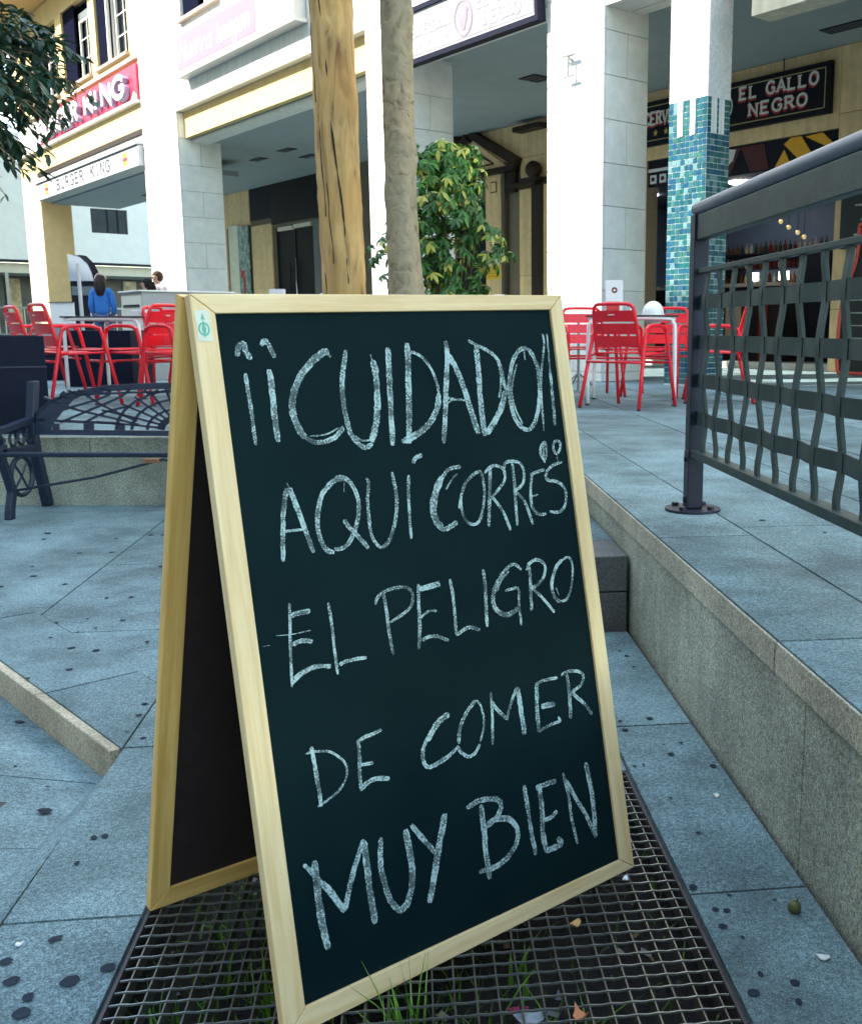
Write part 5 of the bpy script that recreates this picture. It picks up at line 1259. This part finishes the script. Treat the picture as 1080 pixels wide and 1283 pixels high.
put(ch0, -3.35, 9.5, (.9, -.1), 'red chair tucked behind the white table leg in the left group')
put(tb0, .76, 8.86, (.12, 1), 'black topped table with white legs in the right chair group')
put(tb0, -3.95, 9.65, (.1, 1), 'black topped table with white legs in the left chair group')
put(tb0, -2.55, 10.2, (.0, 1), 'black topped table hidden behind the left half of the chalkboard')
put(tb0, -1.9, 9.3, (.0, 1), 'black topped table hidden behind the middle of the chalkboard')
put(tb0, -.45, 9.6, (.0, 1), 'black topped table hidden behind the right half of the chalkboard')

def menu_stand(x, y, rz, label, red=True, w=.13, h=.27):
    t = thing('menu_holder', (x, y, T + .742), label, 'menu holder', 'white menu holders on the tables', rz)
    def L(a, b, c): return Vector((x, y, T + .742)) + Vector((a * math.cos(rz) - b * math.sin(rz), a * math.sin(rz) + b * math.cos(rz), c))
    c = MB().box((-w / 2, -.035, .006), (w / 2, -.028, h), L).box((-w / 2, .028, .006), (w / 2, .035, h), L).build('card', mat('card_white', (.82, .80, .82), .4, .03, 10), t)
    MB().box((-w / 2 - .01, -.05, 0), (w / 2 + .01, .05, .006), L).build('foot', M_dark, t)
    MB().tube([L(0, -.0355, h * .72), L(0, -.0365, h * .72)], .026, 14).build('emblem', mat('emblem_brown', (.16, .03, .02), .5, .3, 60), t)
    MB().tube([L(0, -.037, h * .72), L(0, -.0375, h * .72)], .010, 8).build('emblem_centre', mat('card_white', (.8, .8, .8)), t)
    if red: MB().box((-w / 2 + .004, -.0375, .008), (w / 2 - .03, -.0355, h * .40), L).build('red_base', mat('card_red', (.65, .02, .02), .5, .05, 10), t)
    return t
menu_stand(.60, 9.0, .1, 'white menu holder with red base standing on the right hand table', True, .15, .30)
menu_stand(-2.62, 10.2, 0, 'white menu holder showing above the board, left of the log post', False, .14, .27)
menu_stand(-1.95, 9.3, 0, 'white menu holder peeping out beside the foot of the log post', False, .10, .20)
menu_stand(-.42, 9.6, .3, 'white menu holder above the board below the yellow notice', False, .09, .20)
pc = thing('paper_pad', (-3.75, 9.7, T + .742), 'small white napkin box on the left table', 'napkin box')
MB().box((-3.83, 9.6, T + .743), (-3.70, 9.7, T + .80)).build('napkin_box', mat('card_white', (.8, .8, .8)), pc, bevel=.004)
sk = thing('salt_shaker', (.74, 9.0, T + .742), 'small glass shaker with dark cap beside the menu holder on the right table', 'shaker')
MB().tube([(.74, 9.0, T + .743), (.74, 9.0, T + .82)], .024, 10).build('glass_body', mat('shaker_glass', (.6, .65, .7), .15, .05, 10), sk)
MB().tube([(.74, 9.0, T + .82), (.74, 9.0, T + .845)], .020, 10).build('cap', M_dark, sk)
dm = thing('white_cover', (.95, 9.05, T + .742), 'white rounded dome cover on the right hand table', 'cover')
MB().ball((.95, 9.05, T + .76), .095, sz=1.15, seg=18, ring=12).build('dome', mat('dome_white', (.85, .85, .83), .4, .02, 10), dm, True)
MB().disc((.95, 9.05, T + .743), .10, .012, 18).build('base_ring', M_leg, dm)

# umbrella foot / stand seen under the right table
ub = thing('umbrella_stand', (.35, 10.6, T), 'thin grey parasol stand with splayed feet behind the right table', 'stand')
MB().tube([(.35, 10.6, T), (.35, 10.6, 1.15)], .014, 8).build('pole', M_steel, ub)
for a in range(4): MB().tube([(.35, 10.6, T + .18), (.35 + .2 * math.cos(a * 1.57 + .4), 10.6 + .2 * math.sin(a * 1.57 + .4), T + .012)], .009, 6).build('foot', M_steel, ub)

# white counter, lectern and kiosk
wc = thing('white_counter', (-4.75, 12.6, T), 'white service counter in front of the stone pier, its shaded sides coloured grey', 'counter')
cr = R(-38)
def WC(a, b, c): return Vector((-5.05, 12.2, 0)) + Vector((a * math.cos(cr) - b * math.sin(cr), a * math.sin(cr) + b * math.cos(cr), c))
def FC(s, w, z): return F(s, w, z)
MB().box((3.83, -4.04, T), (4.6, -2.9, 1.48), F).build('counter_body', mat('counter_shade', (.36, .36, .36), .6, .04, 8), wc, bevel=.005)  # shade on the white box is put into this grey
MB().box((3.85, -4.047, T + .04), (4.58, -4.0405, 1.44), F).build('lit_front', mat('counter_lit', (.72, .70, .62), .6, .04, 8), wc)  # paler sheet makes the sun-facing side look lit
MB().box((3.80, -4.07, 1.481), (4.63, -2.87, 1.50), F).build('counter_top', M_frame, wc, bevel=.004)
MB().box((3.92, -4.056, 1.30), (4.5, -4.048, 1.33), F).build('slot', M_dark, wc)
lc = thing('white_lectern', (-6.4, 13.2, T), 'small white framed board on a stand left of the black kiosk', 'notice board')
MB().box((-6.32, 13.25, 1.10), (-6.02, 13.28, 1.36)).build('board', mat('card_white', (.8, .8, .8)), lc)
MB().box((-6.34, 13.235, 1.085), (-6.00, 13.249, 1.10)).box((-6.34, 13.235, 1.36), (-6.00, 13.249, 1.375)).build('frame', M_steel, lc)
MB().tube([(-5.93, 13.27, T), (-5.93, 13.27, 1.85)], .025, 8).build('pole', mat('pole_grey', (.5, .5, .52), .4, .05, 10), lc)
MB().tube([(-6.17, 13.27, T), (-6.17, 13.27, 1.1)], .02, 8).build('pole', M_steel, lc)
ks = thing('advertising_kiosk', (-10.8, 24, T), 'black advertising kiosk with curved silver top and white upright lettering', 'kiosk')
kx0, kx1, ky, kt = -10.85, -10.28, 23.8, 2.66
prof = [(kx0, T), (kx1 + .02, T), (kx1 + .02, 2.0), (kx1 - .02, 2.3), (kx1 - .12, 2.52), (kx1 - .28, 2.68), (kx0, kt)]
MB().prism(prof, ky + .02, ky + .3, lambda x, y, z: Vector((x, z, y))).build('cabinet', M_dark, ks)
MB().prism([(kx0, 2.1), (kx1 - .02, 2.1), (kx1 - .06, 2.3), (kx1 - .14, 2.48), (kx1 - .30, 2.63), (kx0, 2.70)], ky - .02, ky + .018, lambda x, y, z: Vector((x, z, y))).build('silver_hood', mat('silver', (.5, .55, .62), .3, .05, 5, metal=.4), ks)
MB().box((kx0 + .03, ky - .01, 1.78), (kx1 - .05, ky + .018, 1.98)).build('grey_screen', mat('screen_grey', (.12, .15, .16), .3, .1, 10), ks)
def kv(x, y, z): return Vector((kx0 + .42 + y, ky + .012 - z, 1.72 - x))
letters('ICON', kv, 0, .62, 0, .17, .022, M_lw, ks, .004, gap=.3)
MB().box((kx0 + .1, ky + .005, .9), (kx1 - .1, ky + .018, .93)).build('rail', M_steel, ks)

# ================================================================== PEOPLE
PC = [0]
def skin_person(name, loc, rz, label, hair_c, top_c, leg_c, hair_long=True, seated=False, h=1.66, arm_bend=.2, band=None):
    t = thing(name, loc, label, 'person', rz=rz)
    k = h / 1.66; PC[0] += 1
    def grow(nm, V, E_, Rr, m, root=0, sub=2):
        me = bpy.data.meshes.new(nm); me.from_pydata([tuple(Vector(v) * k) for v in V], E_, []); o = bpy.data.objects.new(nm, me); col.objects.link(o)
        o.parent = t
        s_ = o.modifiers.new('skin', 'SKIN'); s_.use_smooth_shade = True
        lay = me.skin_vertices[0] if me.skin_vertices else None
        if lay is None: 
            bpy.context.view_layer.objects.active = o; bpy.context.view_layer.update()
            lay = me.skin_vertices[0]
        for i, r in enumerate(Rr): lay.data[i].radius = (r[0] * k, r[1] * k) if isinstance(r, tuple) else (r * k, r * k)
        for d_ in lay.data: d_.use_root = False
        lay.data[root].use_root = True
        sb = o.modifiers.new('sub', 'SUBSURF'); sb.levels = sub; sb.render_levels = sub
        me.materials.append(m); return o
    skin = mat('skin', (.46, .26, .18), .5, .05, 20)
    V = [(0, 0, .92), (0, 0, 1.10), (0, -.01, 1.28), (0, -.01, 1.36), (0, .0, 1.42), (0, .01, 1.50), (0, .02, 1.58), (0, .01, 1.64),
         (-.16, 0, 1.34), (-.20, -.01, 1.08), (-.19, .10, .88), (-.19, .14, .80), (.16, 0, 1.34), (.20, -.01, 1.08), (.19, .10, .88), (.19, .14, .80),
         (-.09, 0, .86), (-.10, 0, .48), (-.10, -.03, .08), (-.10, .10, .03), (.09, 0, .86), (.10, 0, .48), (.10, -.03, .08), (.10, .10, .03)]
    E_ = [(0, 1), (1, 2), (2, 3), (3, 4), (4, 5), (5, 6), (6, 7), (3, 8), (8, 9), (9, 10), (10, 11), (3, 12), (12, 13), (13, 14), (14, 15), (0, 16), (16, 17), (17, 18), (18, 19), (0, 20), (20, 21), (21, 22), (22, 23)]
    Rr = [(.14, .10), (.11, .08), (.13, .09), (.10, .07), .05, (.07, .085), (.08, .095), (.055, .065), .05, .038, .03, .03, .05, .038, .03, .03, .085, .055, .038, .035, .085, .055, .038, .035]
    grow('body', V, E_, Rr, skin)
    V2 = [(0, 0, .86), (0, 0, 1.08), (0, -.01, 1.28), (0, -.01, 1.39), (-.17, 0, 1.35), (-.22, -.01, 1.08), (-.205, .10, .90), (.17, 0, 1.35), (.22, -.01, 1.08), (.205, .10, .90)]
    grow('jacket', V2, [(0, 1), (1, 2), (2, 3), (3, 4), (4, 5), (5, 6), (3, 7), (7, 8), (8, 9)], [(.19, .14), (.16, .12), (.17, .125), (.10, .085), .075, .062, .052, .075, .062, .052], mat('top_cloth_%d' % PC[0], top_c, .85, .15, 25, .3, 90))
    grow('trousers', [(0, 0, .92), (-.09, 0, .84), (-.10, 0, .48), (-.10, -.03, .10), (.09, 0, .84), (.10, 0, .48), (.10, -.03, .10)], [(0, 1), (1, 2), (2, 3), (0, 4), (4, 5), (5, 6)], [(.155, .12), .10, .075, .06, .10, .075, .06], mat('cloth_leg' + str(round(leg_c[2], 2)), leg_c, .85, .15, 25))
    hm = mat('hair' + str(round(hair_c[0], 3)), hair_c, .7, .3, 60, spec=.15)
    hb_ = MB().ball((0, -.012, 1.575), .115, .88, 1.0, 1.02, 16, 12)
    hb_.v = [v if not (v.y > .045 and v.z < 1.60) else Vector((v.x, .045, v.z)) for v in hb_.v]
    if hair_long: hb_.tube([Vector((0, -.05, 1.60)), Vector((0, -.075, 1.50)), Vector((0, -.085, 1.38)), Vector((0, -.095, 1.27))], [.10, .108, .105, .06], 14)
    hb_.v = [Vector(v) * k for v in hb_.v]
    o = hb_.build('hair', hm, None, True); o.parent = t
    f = MB().ball((0, .115, 1.555), .016, .8, 1, 1.5, 8, 6).ball((-.032, .098, 1.585), .010, 1, .6, .6, 8, 6).ball((.032, .098, 1.585), .010, 1, .6, .6, 8, 6).ball((0, .10, 1.515), .018, 1.2, .5, .35, 8, 6); f.v = [Vector(v) * k for v in f.v]
    o = f.build('face_features', mat('skin_dark', (.3, .13, .10), .5, 0), None, True); o.parent = t
    if band:
        b_ = MB().tube([Vector((.108 * math.cos(a / 12 * math.pi), -.012 + .0 * a, 1.60 + .115 * math.sin(a / 12 * math.pi))) for a in range(13)], .012, 6); b_.v = [Vector(v) * k for v in b_.v]
        o = b_.build('hair_band', mat('band', band, .5, 0), None, True); o.parent = t
    return t
skin_person('person', (-8.95, 21.0, T), R(8), 'person with long dark hair in a bright blue denim jacket seen from behind', (.03, .02, .02), (.03, .16, .50), (.05, .08, .2), band=(.7, .5, .45))
skin_person('person', (-7.65, 20.0, T), R(115), 'person with dark hair bending behind the white counter', (.015, .012, .012), (.05, .05, .06), (.03, .03, .04), h=1.55)
skin_person('person', (-8.25, 22.2, T), R(150), 'person in pale pink top half hidden by the white stone pier', (.05, .03, .02), (.65, .5, .5), (.3, .3, .35), hair_long=False, h=1.8)
planter(-6.6, -5.9, 12.6, 13.2, .86, 'black planter box below the white notice board')

# ================================================================== TREES
def noise_tube(mb, axis, rads, seg=20, rgs=None, amp=.06, lump=None):
    rr = rgs or random.Random(1); k = len(mb.v); n_ = len(axis)
    ph = [rr.uniform(0, 6.3) for _ in range(6)]
    for i, p in enumerate(axis):
        for q in range(seg):
            a = 2 * math.pi * q / seg
            r = rads[i] * (1 + amp * (.5 * math.sin(2 * a + ph[0] + p[2] * 1.3) + .35 * math.sin(3 * a + ph[1] - p[2] * 2.1) + .3 * math.sin(5 * a + ph[2] + p[2] * 4) + rr.uniform(-.25, .25)))
            if lump:
                for (lz, la, lr, lh) in lump:
                    r += lr * math.exp(-((p[2] - lz) / lh) ** 2) * max(0, math.cos(a - la)) ** 3
            mb.v.append(Vector(p) + Vector((r * math.cos(a), r * math.sin(a), 0)))
    for i in range(n_ - 1):
        for q in range(seg): mb.f.append((k + i * seg + q, k + i * seg + (q + 1) % seg, k + (i + 1) * seg + (q + 1) % seg, k + (i + 1) * seg + q)); mb.c.append(None)
    return mb
def bark(name, c1, c2, c3, crack=True, vs=1.0):
    m = bpy.data.materials.new(name); m.use_nodes = True; n = m.node_tree.nodes; l = m.node_tree.links; b = n['Principled BSDF']; b.inputs['Roughness'].default_value = .8
    g = n.new('ShaderNodeNewGeometry'); mp = n.new('ShaderNodeMapping'); mp.inputs['Scale'].default_value = (20, 20, 3.2 * vs); l.new(g.outputs['Position'], mp.inputs[0])
    t = n.new('ShaderNodeTexNoise'); t.inputs['Scale'].default_value = 1; t.inputs['Detail'].default_value = 6; t.inputs['Distortion'].default_value = .8; l.new(mp.outputs[0], t.inputs['Vector'])
    t2 = n.new('ShaderNodeTexNoise'); t2.inputs['Scale'].default_value = 4.5; t2.inputs['Detail'].default_value = 5; l.new(g.outputs['Position'], t2.inputs['Vector'])
    r1 = n.new('ShaderNodeValToRGB'); e = r1.color_ramp.elements; e[0].position = .32; e[0].color = (*c3, 1); e[1].position = .62; e[1].color = (*c1, 1); q = e.new(.42); q.color = (*[.5 * (a + b_) for a, b_ in zip(c1, c3)], 1)
    l.new(t.outputs['Fac'], r1.inputs[0])
    r2 = n.new('ShaderNodeValToRGB'); e = r2.color_ramp.elements; e[0].position = .42; e[0].color = (0, 0, 0, 1); e[1].position = .62; e[1].color = (1, 1, 1, 1); l.new(t2.outputs['Fac'], r2.inputs[0])
    mx = n.new('ShaderNodeMix'); mx.data_type = 'RGBA'; l.new(r2.outputs[0], mx.inputs[0]); l.new(r1.outputs[0], mx.inputs[6]); mx.inputs[7].default_value = (*c2, 1); 
    mm = n.new('ShaderNodeMath'); mm.operation = 'MULTIPLY'; mm.inputs[1].default_value = .6; l.new(r2.outputs[0], mm.inputs[0]); l.new(mm.outputs[0], mx.inputs[0])
    l.new(mx.outputs[2], b.inputs['Base Color'])
    bp = n.new('ShaderNodeBump'); bp.inputs['Strength'].default_value = .9; bp.inputs['Distance'].default_value = .012; l.new(t.outputs['Fac'], bp.inputs['Height']); l.new(bp.outputs[0], b.inputs['Normal'])
    MATS[name] = m; return m
M_log = bark('debarked_log', (.74, .47, .19), (.56, .31, .10), (.20, .10, .04), vs=1)
M_trk = bark('smooth_bark', (.40, .30, .18), (.30, .25, .165), (.16, .115, .07), vs=6)
M_crack = mat('crack', (.03, .02, .015), .9, .2, 30)
zz = [.2 + .045 * i for i in range(112)]
lg = thing('log_post', (-.96, 4.9, .262), 'thick yellow debarked log post with a long crack, left of the tree trunk', 'post')
ax = [(-.945 - .0075 * (z - 1) + .006 * math.sin(z * 1.7), 4.9, z) for z in zz]
noise_tube(MB(), ax, [.104 - .0015 * z for z in zz], 28, random.Random(4), .085, [(2.05, -.9, .02, .12), (2.3, -1.5, .008, .08)]).build('log', M_log, lg, True)
def on_log(z, ang, ex=.0):
    r = .104 - .0015 * z + ex; return Vector((-.945 - .0075 * (z - 1) + .006 * math.sin(z * 1.7) + r * math.cos(ang), 4.9 + r * math.sin(ang), z))
cr_ = [on_log(z, -2.0 + .0 + (2.65 - z) * .62 + .04 * math.sin(z * 9), -.002) for z in [2.7 - .05 * i for i in range(30)]]
MB().tube([p + Vector((0, -.003, 0)) for p in cr_], [.0035 + .003 * abs(math.sin(i * .5)) for i in range(30)], 5).build('crack', M_crack, lg)
cr_ = [on_log(z, -1.2 + .05 * math.sin(z * 11), -.001) for z in [1.6 - .04 * i for i in range(12)]]
MB().tube(cr_, .003, 5).build('crack', M_crack, lg)
for zc, ac, L_ in ((2.0, -2.3, .5), (1.7, -2.0, .4), (2.5, -2.6, .5), (1.9, -.9, .35), (1.3, -2.4, .3), (2.2, -.8, .4), (1.15, -1.0, .25)):
    MB().tube([on_log(zc - L_ * q / 10, ac + .03 * math.sin(q * 1.1) + .02 * q, -.0015) for q in range(10)], [.0012 + .0012 * abs(math.sin(q * .9)) for q in range(10)], 4).build('crack', M_crack, lg)
kn = on_log(2.33, -1.62, -.006); MB().ball(kn, .024, 1, .5, 1.3, 12, 8).build('knot', mat('knot', (.10, .065, .04), .8, .3, 40), lg, True)
MB().tube([on_log(2.33 + .045 * math.cos(a * .6), -1.62 + .42 * math.sin(a * .6), .0) for a in range(11)], .004, 5, closed=True).build('knot_rim', mat('knot', (.1, .07, .04)), lg)
MB().ball(on_log(1.35, -1.45, -.006), .014, 1, .5, 1.2, 10, 6).build('knot', MATS['knot'], lg, True)
tr = thing('street_tree', (-.62, 4.6, .262), 'slim tree with smooth grey brown bark standing right of the log post', 'tree')
zt_ = [.2 + .045 * i for i in range(108)]
def trx(z): return -.665 - .075 * 0 + (.035 * (1.1 - z) if z < 1.4 else -.0105 - .018 * (z - 1.4)) + .008 * math.sin(z * 3.1) + .055 + .008
noise_tube(MB(), [(trx(z), 4.6, z) for z in zt_], [.071 - .0035 * (z - 1) + .015 * math.exp(-((z - 1.0) / .35) ** 2) for z in zt_], 26, random.Random(9), .085, [(1.78, -.3, .012, .06), (1.62, 3.2, .010, .05), (2.35, .2, .008, .04), (1.15, -2.8, .012, .06)]).build('trunk', M_trk, tr, True)
def on_tr(z, ang, ex=0):
    r = .071 - .0035 * (z - 1) + .015 * math.exp(-((z - 1.0) / .35) ** 2) + ex; return Vector((trx(z) + r * math.cos(ang), 4.6 + r * math.sin(ang), z))
rt = random.Random(8)
M_scar = mat('bark_scar', (.07, .045, .035), .9, .3, 60); M_scr = mat('bark_red', (.20, .065, .035), .9, .3, 60)
for z, ang, n_ in ((2.00, -1.45, 26), (1.42, -1.5, 14), (1.24, -1.4, 16), (2.62, -2.5, 8)):
    for q in range(n_):
        z1 = z + rt.gauss(0, .035); a1 = ang + rt.gauss(0, .28); 
        MB().tube([on_tr(z1, a1, -.0005), on_tr(z1 + rt.uniform(-.012, .012), a1 + rt.uniform(-.2, .2), -.0005)], rt.uniform(.001, .0028), 4).build('bark_scratch', M_scar, tr)
for q in range(22):
    z1 = 2.0 + rt.gauss(0, .11); a1 = -2.65 + rt.gauss(0, .10)
    MB().tube([on_tr(z1, a1, -.002), on_tr(z1 + rt.uniform(-.05, .05), a1 + rt.uniform(-.05, .05), -.002)], rt.uniform(.003, .007), 5).build('bark_peel', M_scr, tr)
for q in range(4):
    z1 = 1.26 + .02 * q; MB().tube([on_tr(z1, -1.95, -.0005), on_tr(z1 + .02, -1.85, -.0005)], .0022, 4).build('bark_peel', M_scr, tr)
def leafmat(name, c, var=.3, trans=.35, vcol=False):
    m = mat(name, c, .42, var, 14, vcol=vcol); b = m.node_tree.nodes['Principled BSDF']
    n = m.node_tree.nodes; l = m.node_tree.links
    tr_ = n.new('ShaderNodeBsdfTranslucent'); src = b.inputs['Base Color'].links[0].from_socket; l.new(src, tr_.inputs[0])
    mx = n.new('ShaderNodeMixShader'); mx.inputs[0].default_value = trans; out = n['Material Output']
    l.new(b.outputs[0], mx.inputs[1]); l.new(tr_.outputs[0], mx.inputs[2]); l.new(mx.outputs[0], out.inputs[0]); return m
def leaf(mb, p, d, up, L_, W_, c=None, fold=.25, curl=.15):
    d = d.normalized(); s_ = d.cross(up); s_ = s_.normalized() if s_.length > 1e-4 else Vector((1, 0, 0)); nn_ = s_.cross(d).normalized()
    if nn_.z < 0: nn_ = -nn_
    prof = [(0, .12), (.3, .85), (.6, 1), (.85, .55), (1, 0)]
    mid = [p + d * (L_ * t) - nn_ * (curl * L_ * t * t) for t, _ in prof]
    k = len(mb.v)
    for q, (t, w_) in enumerate(prof):
        mb.v += [mid[q] - s_ * W_ / 2 * w_ + nn_ * fold * W_ * w_ * .5, mid[q], mid[q] + s_ * W_ / 2 * w_ + nn_ * fold * W_ * w_ * .5]
    for q in range(4):
        a = k + 3 * q
        mb.f += [(a, a + 1, a + 4, a + 3), (a + 1, a + 2, a + 5, a + 4)]; mb.c += [c, c]
# crown of the street tree (above the picture)
rl_ = random.Random(21)
crown = MB()
for q in range(26):
    a = rl_.uniform(0, 6.3); zz0 = rl_.uniform(3.9, 4.7); L0 = rl_.uniform(.8, 1.7)
    P = [Vector((trx(4.2), 4.6, zz0 - .6)), Vector((trx(4.2) + .4 * L0 * math.cos(a), 4.6 + .4 * L0 * math.sin(a), zz0)), Vector((trx(4.2) + L0 * math.cos(a), 4.6 + L0 * math.sin(a), zz0 + rl_.uniform(.2, .9)))]
    crown.tube(P, [.03, .018, .006], 6)
crown.tube([Vector((trx(4.9), 4.6, 4.9)), Vector((trx(4.9), 4.6, 6.0))], [.055, .02], 8)
crown.build('branches', M_trk, tr)
lf = MB()
for q in range(1500):
    a = rl_.uniform(0, 6.3); r = 1.7 * math.sqrt(rl_.random()); z = 4.1 + rl_.random() * 1.9
    if (r / 1.8) ** 2 + ((z - 5.0) / 1.15) ** 2 > 1: continue
    leaf(lf, Vector((trx(4) + r * math.cos(a), 4.6 + r * math.sin(a), z)), Vector((rl_.uniform(-1, 1), rl_.uniform(-1, 1), rl_.uniform(-.8, .2))), Z, .13, .06)
lf.build('crown', leafmat('street_leaf', (.06, .12, .025)), tr, fix=False)['kind'] = 'stuff'

# dark leafed tree at the top left
dt = thing('ficus_tree', (-5.25, 7.9, T), 'dark leafy tree reaching in from the left edge over the yellow building', 'tree')
noise_tube(MB(), [(-5.25 + .03 * math.sin(z * 2), 7.9, z) for z in [T + .15 * i for i in range(15)]], [.085] * 15, 14, random.Random(3), .06).build('trunk', M_trk, dt, True)
rd = random.Random(33); dl = MB(); db = MB()
def spray(p, d, n_, L_=.4, lf_l=(.09, .13), droop=.6, colr=None):
    d = d.normalized(); pts = [p + d * (L_ * t) + Vector((0, 0, -droop * L_ * t * t)) for t in (0, .33, .66, 1)]
    db.tube(pts, [.007, .005, .004, .002], 5)
    for q in range(n_):
        t = rd.uniform(.05, 1); b_ = p + d * (L_ * t) + Vector((0, 0, -droop * L_ * t * t))
        dr = Vector((rd.gauss(0, .7), rd.gauss(0, .7), rd.uniform(-1.0, .15))) + d * .5
        ll = rd.uniform(*lf_l); g = rd.random()
        c = colr or ((.012 + .02 * g, .045 + .05 * g, .028 + .02 * g))
        leaf(dl, b_, dr, Z, ll, ll * .42, c, .3, .2)
C0 = Vector((-4.55, 7.7, 3.0))
for q in range(270):
    a = rd.uniform(0, 6.3); el = rd.uniform(-1.2, 1.4); rr_ = rd.random() ** .5
    v = Vector((math.cos(a) * math.cos(el) * 1.02, math.sin(a) * math.cos(el) * 1.2, math.sin(el) * .62)) * rr_ * .85
    p = C0 + v + Vector((.1, 0, -.05))
    if p.x > -3.62 and p.z > 3.15: continue
    spray(p, Vector((v.x + .2, v.y, v.z * .5 + .05)), 17, rd.uniform(.2, .38))
for a in range(9):
    an = a * .7; db.tube([Vector((-5.25, 7.9, 2.3)), Vector((-5.25 + .4 * math.cos(an), 7.9 + .4 * math.sin(an), 2.75)), Vector((-5.1 + .8 * math.cos(an), 7.9 + .8 * math.sin(an), 3.1))], [.05, .03, .012], 6)
def tw_(x, y, z, d, n_, L_, c=None, droop=.7): spray(Vector((x, y, z)), Vector(d), n_, L_, (.06, .095), droop, c)
for x, z, dx, n_ in ((-4.15, 2.5, .5, 12), (-3.95, 2.36, .6, 10), (-3.9, 2.75, .6, 16), (-3.78, 2.95, .5, 10), (-4.05, 2.62, .2, 18), (-3.72, 2.66, .4, 8), (-4.1, 2.28, .3, 8), (-4.3, 2.4, .2, 16), (-4.5, 2.45, .1, 18), (-4.7, 2.4, .1, 18)):
    tw_(x, 7.5, z, (dx, .1, -.15), n_, .3)
for x, z in ((-4.05, 2.12), (-3.98, 2.2), (-4.2, 2.08)): tw_(x, 7.5, z, (.3, 0, -.2), 6, .16, (.16, .30, .04))
for x, z in ((-4.35, 2.15), (-4.45, 2.02)): tw_(x, 7.5, z, (.3, 0, -.2), 6, .2)
dl.build('crown', leafmat('ficus_leaf', (.03, .07, .03), .25, .18, True), dt, fix=False)['kind'] = 'stuff'
db.build('branches', M_trk, dt)
# bright tree far behind the eave
bt_ = thing('background_tree', F(31, -4, T), 'sunlit green tree behind the eave at the top left corner', 'tree')
bm_ = MB(); rb = random.Random(6)
bc = F(30, -2.2, 9.4)
for q in range(1700):
    v = Vector((rb.gauss(0, 1), rb.gauss(0, 1), rb.gauss(0, 1))).normalized() * rb.random() ** .4
    leaf(bm_, bc + Vector((v.x * 2.2, v.y * 2.2, v.z * 2.6)), Vector((rb.gauss(0, 1), rb.gauss(0, 1), rb.gauss(0, .6))), Z, .38, .22, None)
bm_.build('crown', leafmat('bright_leaf', (.13, .24, .035), .3, .4), bt_, fix=False)['kind'] = 'stuff'
MB().tube([Vector((bc.x, bc.y, T)), Vector((bc.x, bc.y, 9))], [.25, .12], 8).build('trunk', M_trk, bt_)

# variegated shrub behind the board
sh_ = thing('variegated_shrub', (-.72, 7.15, T), 'bushy umbrella shrub with yellow and green variegated leaves behind the tree trunk', 'shrub')
MB().tube([Vector((-.72, 7.15, T)), Vector((-.72, 7.15, T + .42))], [.2, .27], 20).build('pot', mat('terracotta', (.3, .13, .07), .8, .1, 10), sh_)
rs_ = random.Random(12); sm = MB(); sg_ = MB()
SC = Vector((-.72, 7.15, 0))
def half(z): # half width by height
    return 0.44 if z < 1.5 else (.50 if z < 1.75 else .44 - (z - 1.75) * .42)
stems = []
for q in range(16):
    a = rs_.uniform(0, 6.3); r = rs_.uniform(.05, .3); z1 = rs_.uniform(1.3, 2.2)
    P = [SC + Vector((.05 * math.cos(a), .05 * math.sin(a), T + .4)), SC + Vector((r * .6 * math.cos(a), r * .6 * math.sin(a), (T + z1) / 2)), SC + Vector((r * math.cos(a), r * math.sin(a), z1))]
    sg_.tube(P, [.012, .009, .006], 6)
for q in range(760):
    z = rs_.uniform(.95, 2.27); a = rs_.uniform(0, 6.3); hw_ = half(z) * .88 * (1 + .18 * math.sin(z * 9 + a * 2))
    r = hw_ * rs_.random() ** .35
    if rs_.random() < .12 and z < 1.5: continue
    p = SC + Vector((r * math.cos(a) + (.05 if z > 1.9 else -.02 * 0), r * math.sin(a), z))
    out = Vector((math.cos(a), math.sin(a), .35)) * (1 if r > .1 else .3); out.normalize()
    up_ = (out + Vector((0, 0, .8))).normalized(); vgt = rs_.random() < .30
    t1 = up_.cross(Vector((.3, .9, .1))).normalized(); t2 = up_.cross(t1)
    for k in range(7):
        an = 2 * math.pi * k / 7 + rs_.uniform(-.15, .15); d = t1 * math.cos(an) + t2 * math.sin(an) - up_ * rs_.uniform(.15, .75)
        ll = rs_.uniform(.05, .085)
        if vgt and rs_.random() < .62: c = (.42, .40, .07)
        else: g = rs_.random(); c = (.015 + .05 * g, .07 + .13 * g, .012 + .015 * g)
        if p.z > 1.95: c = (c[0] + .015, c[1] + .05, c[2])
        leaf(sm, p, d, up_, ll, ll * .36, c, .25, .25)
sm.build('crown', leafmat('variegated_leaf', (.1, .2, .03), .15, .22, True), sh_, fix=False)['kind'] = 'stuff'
sg_.build('stems', mat('stem', (.12, .08, .04)), sh_)

# ================================================================== SHADE BLOCK (unseen, added behind the viewer to keep sun off the ground)
ob = thing('shade_block', F(6, -24, 0), 'tall pale unseen block added behind the viewer to shade the ground', 'building')
OBT = 20.9
MB().box((-34, -29.9, OBT + .26), (8.82, -22.05, OBT + 4.2), F).build('shade_tower', mat('block_render', (.42, .40, .36), .85, .06, 3), ob)  # extra height added to stop sun patches on the floor by the bar
MB().box((-34, -30, -.19), (48, -22, OBT), F).build('wall', mat('block_render', (.42, .40, .36), .85, .06, 3), ob)
for i in range(26):
    for j in range(7):
        MB().box((-31 + 3 * i, -21.99, 1.5 + 3.1 * j), (-29.4 + 3 * i, -21.93, 3.2 + 3.1 * j), F).build('window', M_glass, ob)
MB().box((-34.2, -30.2, OBT + .001), (48.2, -21.6, OBT + .25), F).build('roof', MATS['roof'], ob)
print('SCENE OBJECTS', len(bpy.data.objects))
